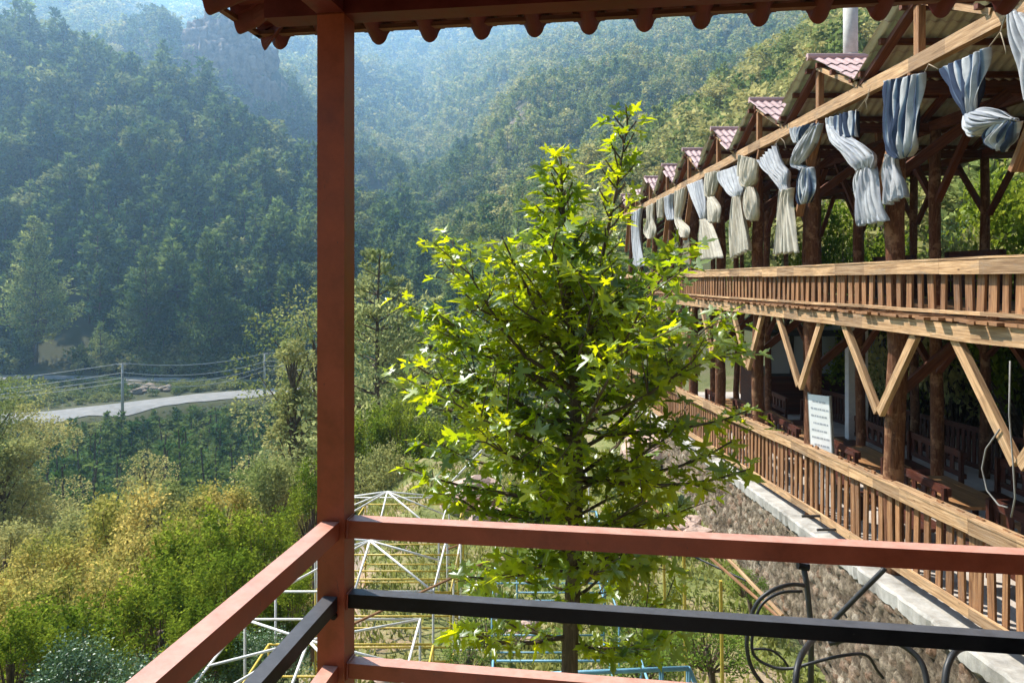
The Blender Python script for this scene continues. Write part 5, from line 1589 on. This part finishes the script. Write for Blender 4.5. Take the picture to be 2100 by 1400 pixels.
for px, py, Y, s, lb in ((1385, 1012, 17.6, .42, "pale flat rock on top of the heap beside the stone wall"), (1410, 985, 18.2, .36, "pink upright rock on the heap beside the wall"), (1378, 1050, 16.8, .3, "small rock at the foot of the heap by the wall"), (1425, 1040, 17.5, .36, "dark shaded rock of the heap against the wall"),
                           (800, 1180, 12.6, .3, "round stone inside the middle pipe canopy, left"), (850, 1200, 12.4, .22, "small stone inside the middle pipe canopy, right"), (770, 1250, 11.4, .28, "stone under the black rail right of the post"), (1080, 1190, 14, .35, "pale stone behind the plane tree trunk"), (960, 990, 22, .9, "large pale grey boulder at the yard end behind the plane leaves"), (1000, 1040, 20, .6, "grey boulder below the larger one at the yard end"), (1330, 930, 25, 1.0, "broad pale rock under the terrace end"), (1380, 905, 27, .9, "pale rock heap at the far end of the stone wall")):
    p_ = at(px, py, Y); rock(p_.x, Y, hz(p_.x, Y) + s * .35, s, lb)

# ---------------------------------------------------------------- playground pipe frames
def pipes(name, label, cat_, segs, r, mt, group=None, parts="pipe"):
    """segs: list of (part name, polyline)"""
    e = empty(name, segs[0][1][0], label, cat_, group)
    by = {}
    for nm, pl in segs:
        m1 = MB(); m1.tube(pl, r, 7); m1.build(nm, M[mt], e, smooth=True)
    return e
def canopy(x0, x1, y0, y1, z, zap, label, skew=0):
    V = Vector
    c = [V((x0, y0, z)), V((x1, y0, z)), V((x1 + skew, y1, z)), V((x0 + skew, y1, z))]
    ap = V(((x0 + x1) / 2 + skew / 2 , (y0 + y1) / 2, zap))
    segs = [("rim", [c[i], c[(i + 1) % 4]]) for i in range(4)]
    segs += [("hip", [c[i], ap]) for i in range(4)]
    segs += [("strut", [(c[i] + c[(i + 1) % 4]) / 2, ap]) for i in range(4)]
    for i in range(4): segs.append(("leg", [c[i], V((c[i].x, c[i].y, hz(c[i].x, c[i].y) - .1))]))
    pipes("pipe_canopy", label, "canopy frame", segs, .019, "white_pipe", "white pipe canopy frames in the playground")
canopy(-3.95, -1.36, 8.3, 10.9, -5.08, -4.75, "white pipe canopy frame nearest the camera, under the black rail")
canopy(-3.72, -1.24, 11.6, 14.1, -4.97, -4.62, "white pipe canopy frame in the middle of the row")
canopy(-3.9, -1.45, 14.6, 17.0, -5.12, -4.63, "white pipe canopy frame farthest away, its apex above the red handrail")
def bench_frame(x0, x1, y0, y1, label, mt="yellow_pipe", rows=(.4, .62, .85, 1.05, 1.3)):
    V = Vector; z = hz((x0 + x1) / 2, (y0 + y1) / 2)
    segs = []
    for xx in (x0, x1):
        for yy in (y0, y1): segs.append(("post", [V((xx, yy, z - .15)), V((xx, yy, z + 1.75))]))
    for k in rows:
        segs.append(("rung", [V((x0, y1, z + k)), V((x1, y1, z + k))]))
        if k < .9: segs.append(("rung", [V((x0, y0, z + k)), V((x1, y0, z + k))]))
    for k in (.45, 1.75):
        for xx in (x0, x1): segs.append(("rung", [V((xx, y0, z + k)), V((xx, y1, z + k))]))
    for yy in (y0, y1): segs.append(("rung", [V((x0, yy, z + 1.75)), V((x1, yy, z + 1.75))]))
    pipes("climbing_frame", label, "play frame", segs, .016, mt, "painted pipe frames in the playground")
bench_frame(-3.4, -1.1, 8.9, 10.3, "yellow pipe play frame under the nearest white canopy")
bench_frame(-3.2, -1.0, 12.0, 13.6, "yellow pipe play frame under the middle white canopy")
bench_frame(-3.3, -1.1, 15.1, 16.6, "yellow pipe play frame under the farthest white canopy")
bench_frame(-.25, 1.7, 8.2, 9.7, "pale blue pipe frame left of the plane tree trunk", "blue_pipe", (.3, .7, 1.1))
bench_frame(-.3, 1.6, 11.0, 12.8, "grey-blue pipe frame behind the plane tree trunk", "blue_pipe", (.3, .6, .9, 1.2, 1.5))
bench_frame(.1, 1.8, 14.2, 15.8, "grey-blue pipe frame farther behind the plane tree", "blue_pipe", (.3, .7, 1.1, 1.4))
bench_frame(.3, 1.9, 18.2, 19.8, "pale pipe frame at the far end of the playground", "white_pipe", (.3, .6, .9, 1.2, 1.5))
bench_frame(-1.0, -.3, 12.6, 14.4, "white pipe gate frame beside the middle canopy", "white_pipe", (.5,))
# pale blue rail in front
yb = 7.6
a_, b_ = at(1015, 1386, yb), at(1412, 1369, yb)
segs = [("rail", [a_, b_]), ("leg", [b_, at(1470, 1500, yb + .3)]), ("leg", [b_, Vector((b_.x, b_.y, hz(b_.x, yb)))]), ("leg", [a_.lerp(b_, .86), Vector((a_.lerp(b_, .86).x, yb, hz(2, yb)))]), ("leg", [a_, Vector((a_.x, yb, hz(a_.x, yb)))]), ("cross_rail", [a_ + Vector((0, 0, -.35)), b_ + Vector((0, 0, -.35))])]
pipes("pipe_rail", "pale blue swing frame rail crossing the bottom of the photo", "rail", segs, .025, "blue_pipe")
# yellow poles in the grass and slanting timbers
for k, (px, pt, pb, Y) in enumerate(((1322, 1000, 1130, 16), (1366, 1110, 1240, 12.6), (1408, 1115, 1330, 10.6), (1484, 1190, 1400, 9.6), (1320, 905, 1010, 19), (1290, 900, 990, 21))):
    p0_, p1_ = at(px - 6, pt, Y), at(px, pb, Y)
    p1_.z = min(p1_.z, hz(p1_.x, Y))
    m1 = MB(); m1.tube([p1_, p0_], .022, 7); o = m1.build("pole", M["yellow_pipe"])
    tag(o, f"thin yellow upright pole in the grass, {['fifth','fourth','third','rightmost, first','sixth','seventh'][k]} from the right", "pole", "yellow poles in the grass")
for (a1, a2, Y1, Y2, r_, mt, lb) in (((1270, 980), (1600, 1268), 14, 9.5, .022, "plank_b", "long brown slanting stick crossing to the wall foot"), ((1488, 1140), (1605, 1262), 11, 9.6, .028, "plank", "pale stick leaning across the black hose"), ((1400, 1130), (1530, 1190), 12, 11, .015, "hose", "thin black stick in the grass beside the wall"),
                                     ((905, 1130), (960, 1110), 14, 15, .02, "plank_b", "brown branch lying beside the middle canopy"), ((700, 1290), (1000, 1150), 10.5, 12, .02, "plank_b", "brown branch lying under the plane tree")
                                     , ((905, 1010), (1010, 900), 20, 20, .03, "white_pipe", "white slanting pipe behind the plane tree's lower leaves")):
    m1 = MB(); m1.tube([at(*a1, Y1), at(*a2, Y2)], r_, 7); o = m1.build("stick", M[mt]); tag(o, lb, "stick")

# ---------------------------------------------------------------- hoses and pipe at the foot of the wall
def hose(pts, r, label, Y=None, mt="hose", name="hose", cat_="hose"):
    P = [at(*p) for p in pts]
    # smooth the polyline
    Q = []
    for i in range(len(P) - 1):
        a0 = P[max(i - 1, 0)]; a1 = P[i]; a2 = P[i + 1]; a3 = P[min(i + 2, len(P) - 1)]
        for f in np.linspace(0, 1, 7)[:-1]:
            Q.append(.5 * ((2 * a1) + (-a0 + a2) * f + (2 * a0 - 5 * a1 + 4 * a2 - a3) * f * f + (-a0 + 3 * a1 - 3 * a2 + a3) * f ** 3))
    Q.append(P[-1])
    m1 = MB(); m1.tube(Q, r, 9); o = m1.build(name, M[mt], smooth=True); return tag(o, label, cat_)
st = empty("standpipe", (at(1660, 1400, 9).x, 9, -6.6), "grey upright standpipe with a black hose joint in front of the stone wall", "pipe")
m1 = MB(); m1.tube([at(1648, 1160, 9), at(1655, 1200, 9), at(1664, 1290, 9), at(1663, 1420, 9)], .035, 9); m1.build("upright", M["dark_metal"], st, smooth=True)
m1 = MB(); m1.tube([at(1636, 1158, 9), at(1658, 1162, 9)], .05, 10); m1.build("joint", M["black"], st)
hose([(1650, 1200, 8.9), (1620, 1198, 8.8), (1580, 1212, 8.7), (1550, 1240, 8.7), (1535, 1290, 8.7), (1532, 1330, 8.7), (1545, 1375, 8.7), (1580, 1420, 8.7)], .024, "black hose arching left from the standpipe in a big loop")
hose([(1645, 1212, 8.85), (1600, 1215, 8.8), (1562, 1240, 8.75), (1545, 1290, 8.75), (1545, 1340, 8.75), (1580, 1365, 8.7), (1620, 1370, 8.6), (1660, 1360, 8.5), (1720, 1345, 8.5), (1775, 1342, 8.6), (1800, 1375, 8.7), (1812, 1390, 8.7)], .018, "thinner black hose of the loop that curls back towards the wall")
hose([(1545, 1330, 8.8), (1580, 1332, 8.8), (1605, 1350, 8.8), (1618, 1370, 8.8)], .014, "thin black tube inside the hose loop")
hose([(1815, 1165, 7.9), (1760, 1220, 8.0), (1705, 1276, 8.1)], .028, "brown-black straight pipe slanting down from the wall cap")
hose([(1706, 1275, 8.1), (1668, 1310, 7.6), (1645, 1340, 7.2), (1634, 1375, 7.0), (1630, 1430, 6.9)], .030, "thick black hose bending down at the bottom of the photo, left of the arch")
hose([(1700, 1318, 7.3), (1760, 1306, 7.2), (1825, 1312, 7.1), (1870, 1335, 7.0), (1895, 1370, 6.9), (1905, 1430, 6.8)], .028, "thick black hose arch at the bottom of the photo, middle one")
hose([(1985, 1325, 6.7), (1960, 1335, 6.6), (1942, 1370, 6.5), (1936, 1430, 6.4)], .030, "thick black hose at the bottom right under the black rail")
for k, (px, py, L_) in enumerate(((1645, 1058, 50), (1676, 1086, 55))):
    a_ = onx(px, py, 4.78); b2 = Vector((5.25, a_.y + .02, a_.z))
    m1 = MB(); m1.tube([a_, b2], .022, 8); o = m1.build("iron_rod", M["dark_metal"]); tag(o, f"black iron rod sticking out of the concrete cap, {'far' if k == 0 else 'near'} one of the two", "rod", "iron rods in the wall cap")

# ---------------------------------------------------------------- grass in the yard
g = np.random.default_rng(11)
n = 52000
X = g.uniform(-6.5, 4.75, n); Y = g.uniform(5.5, 27, n)
dens = 0.5 + .5 * np.sin(X * 1.1 + 1.3 * np.sin(Y * .7)) * np.cos(Y * .9 + X * .4)
keep = (g.random(n) < np.clip(dens * 1.5 - .15, 0, 1)) | ((X > 2.0) & (g.random(n) < .8))
X, Y = X[keep], Y[keep]; Z = height(X, Y)
Cc = np.stack([X, Y, Z - .02], 1); az = g.uniform(0, 6.283, len(X))
Dd = np.stack([np.cos(az) * .45, np.sin(az) * .45, g.uniform(.6, 1.2, len(X))], 1)
Ln = g.uniform(.07, .24, len(X))
V, Q = cards(Cc, Dd, g.normal(0, 1, (len(X), 3)), Ln, Ln * .28)
o = link("grass", np_mesh("grass", V, Q, M["grass"])); tag(o, "patchy dry yellow-green grass in the playground yard", "grass", kind="stuff")
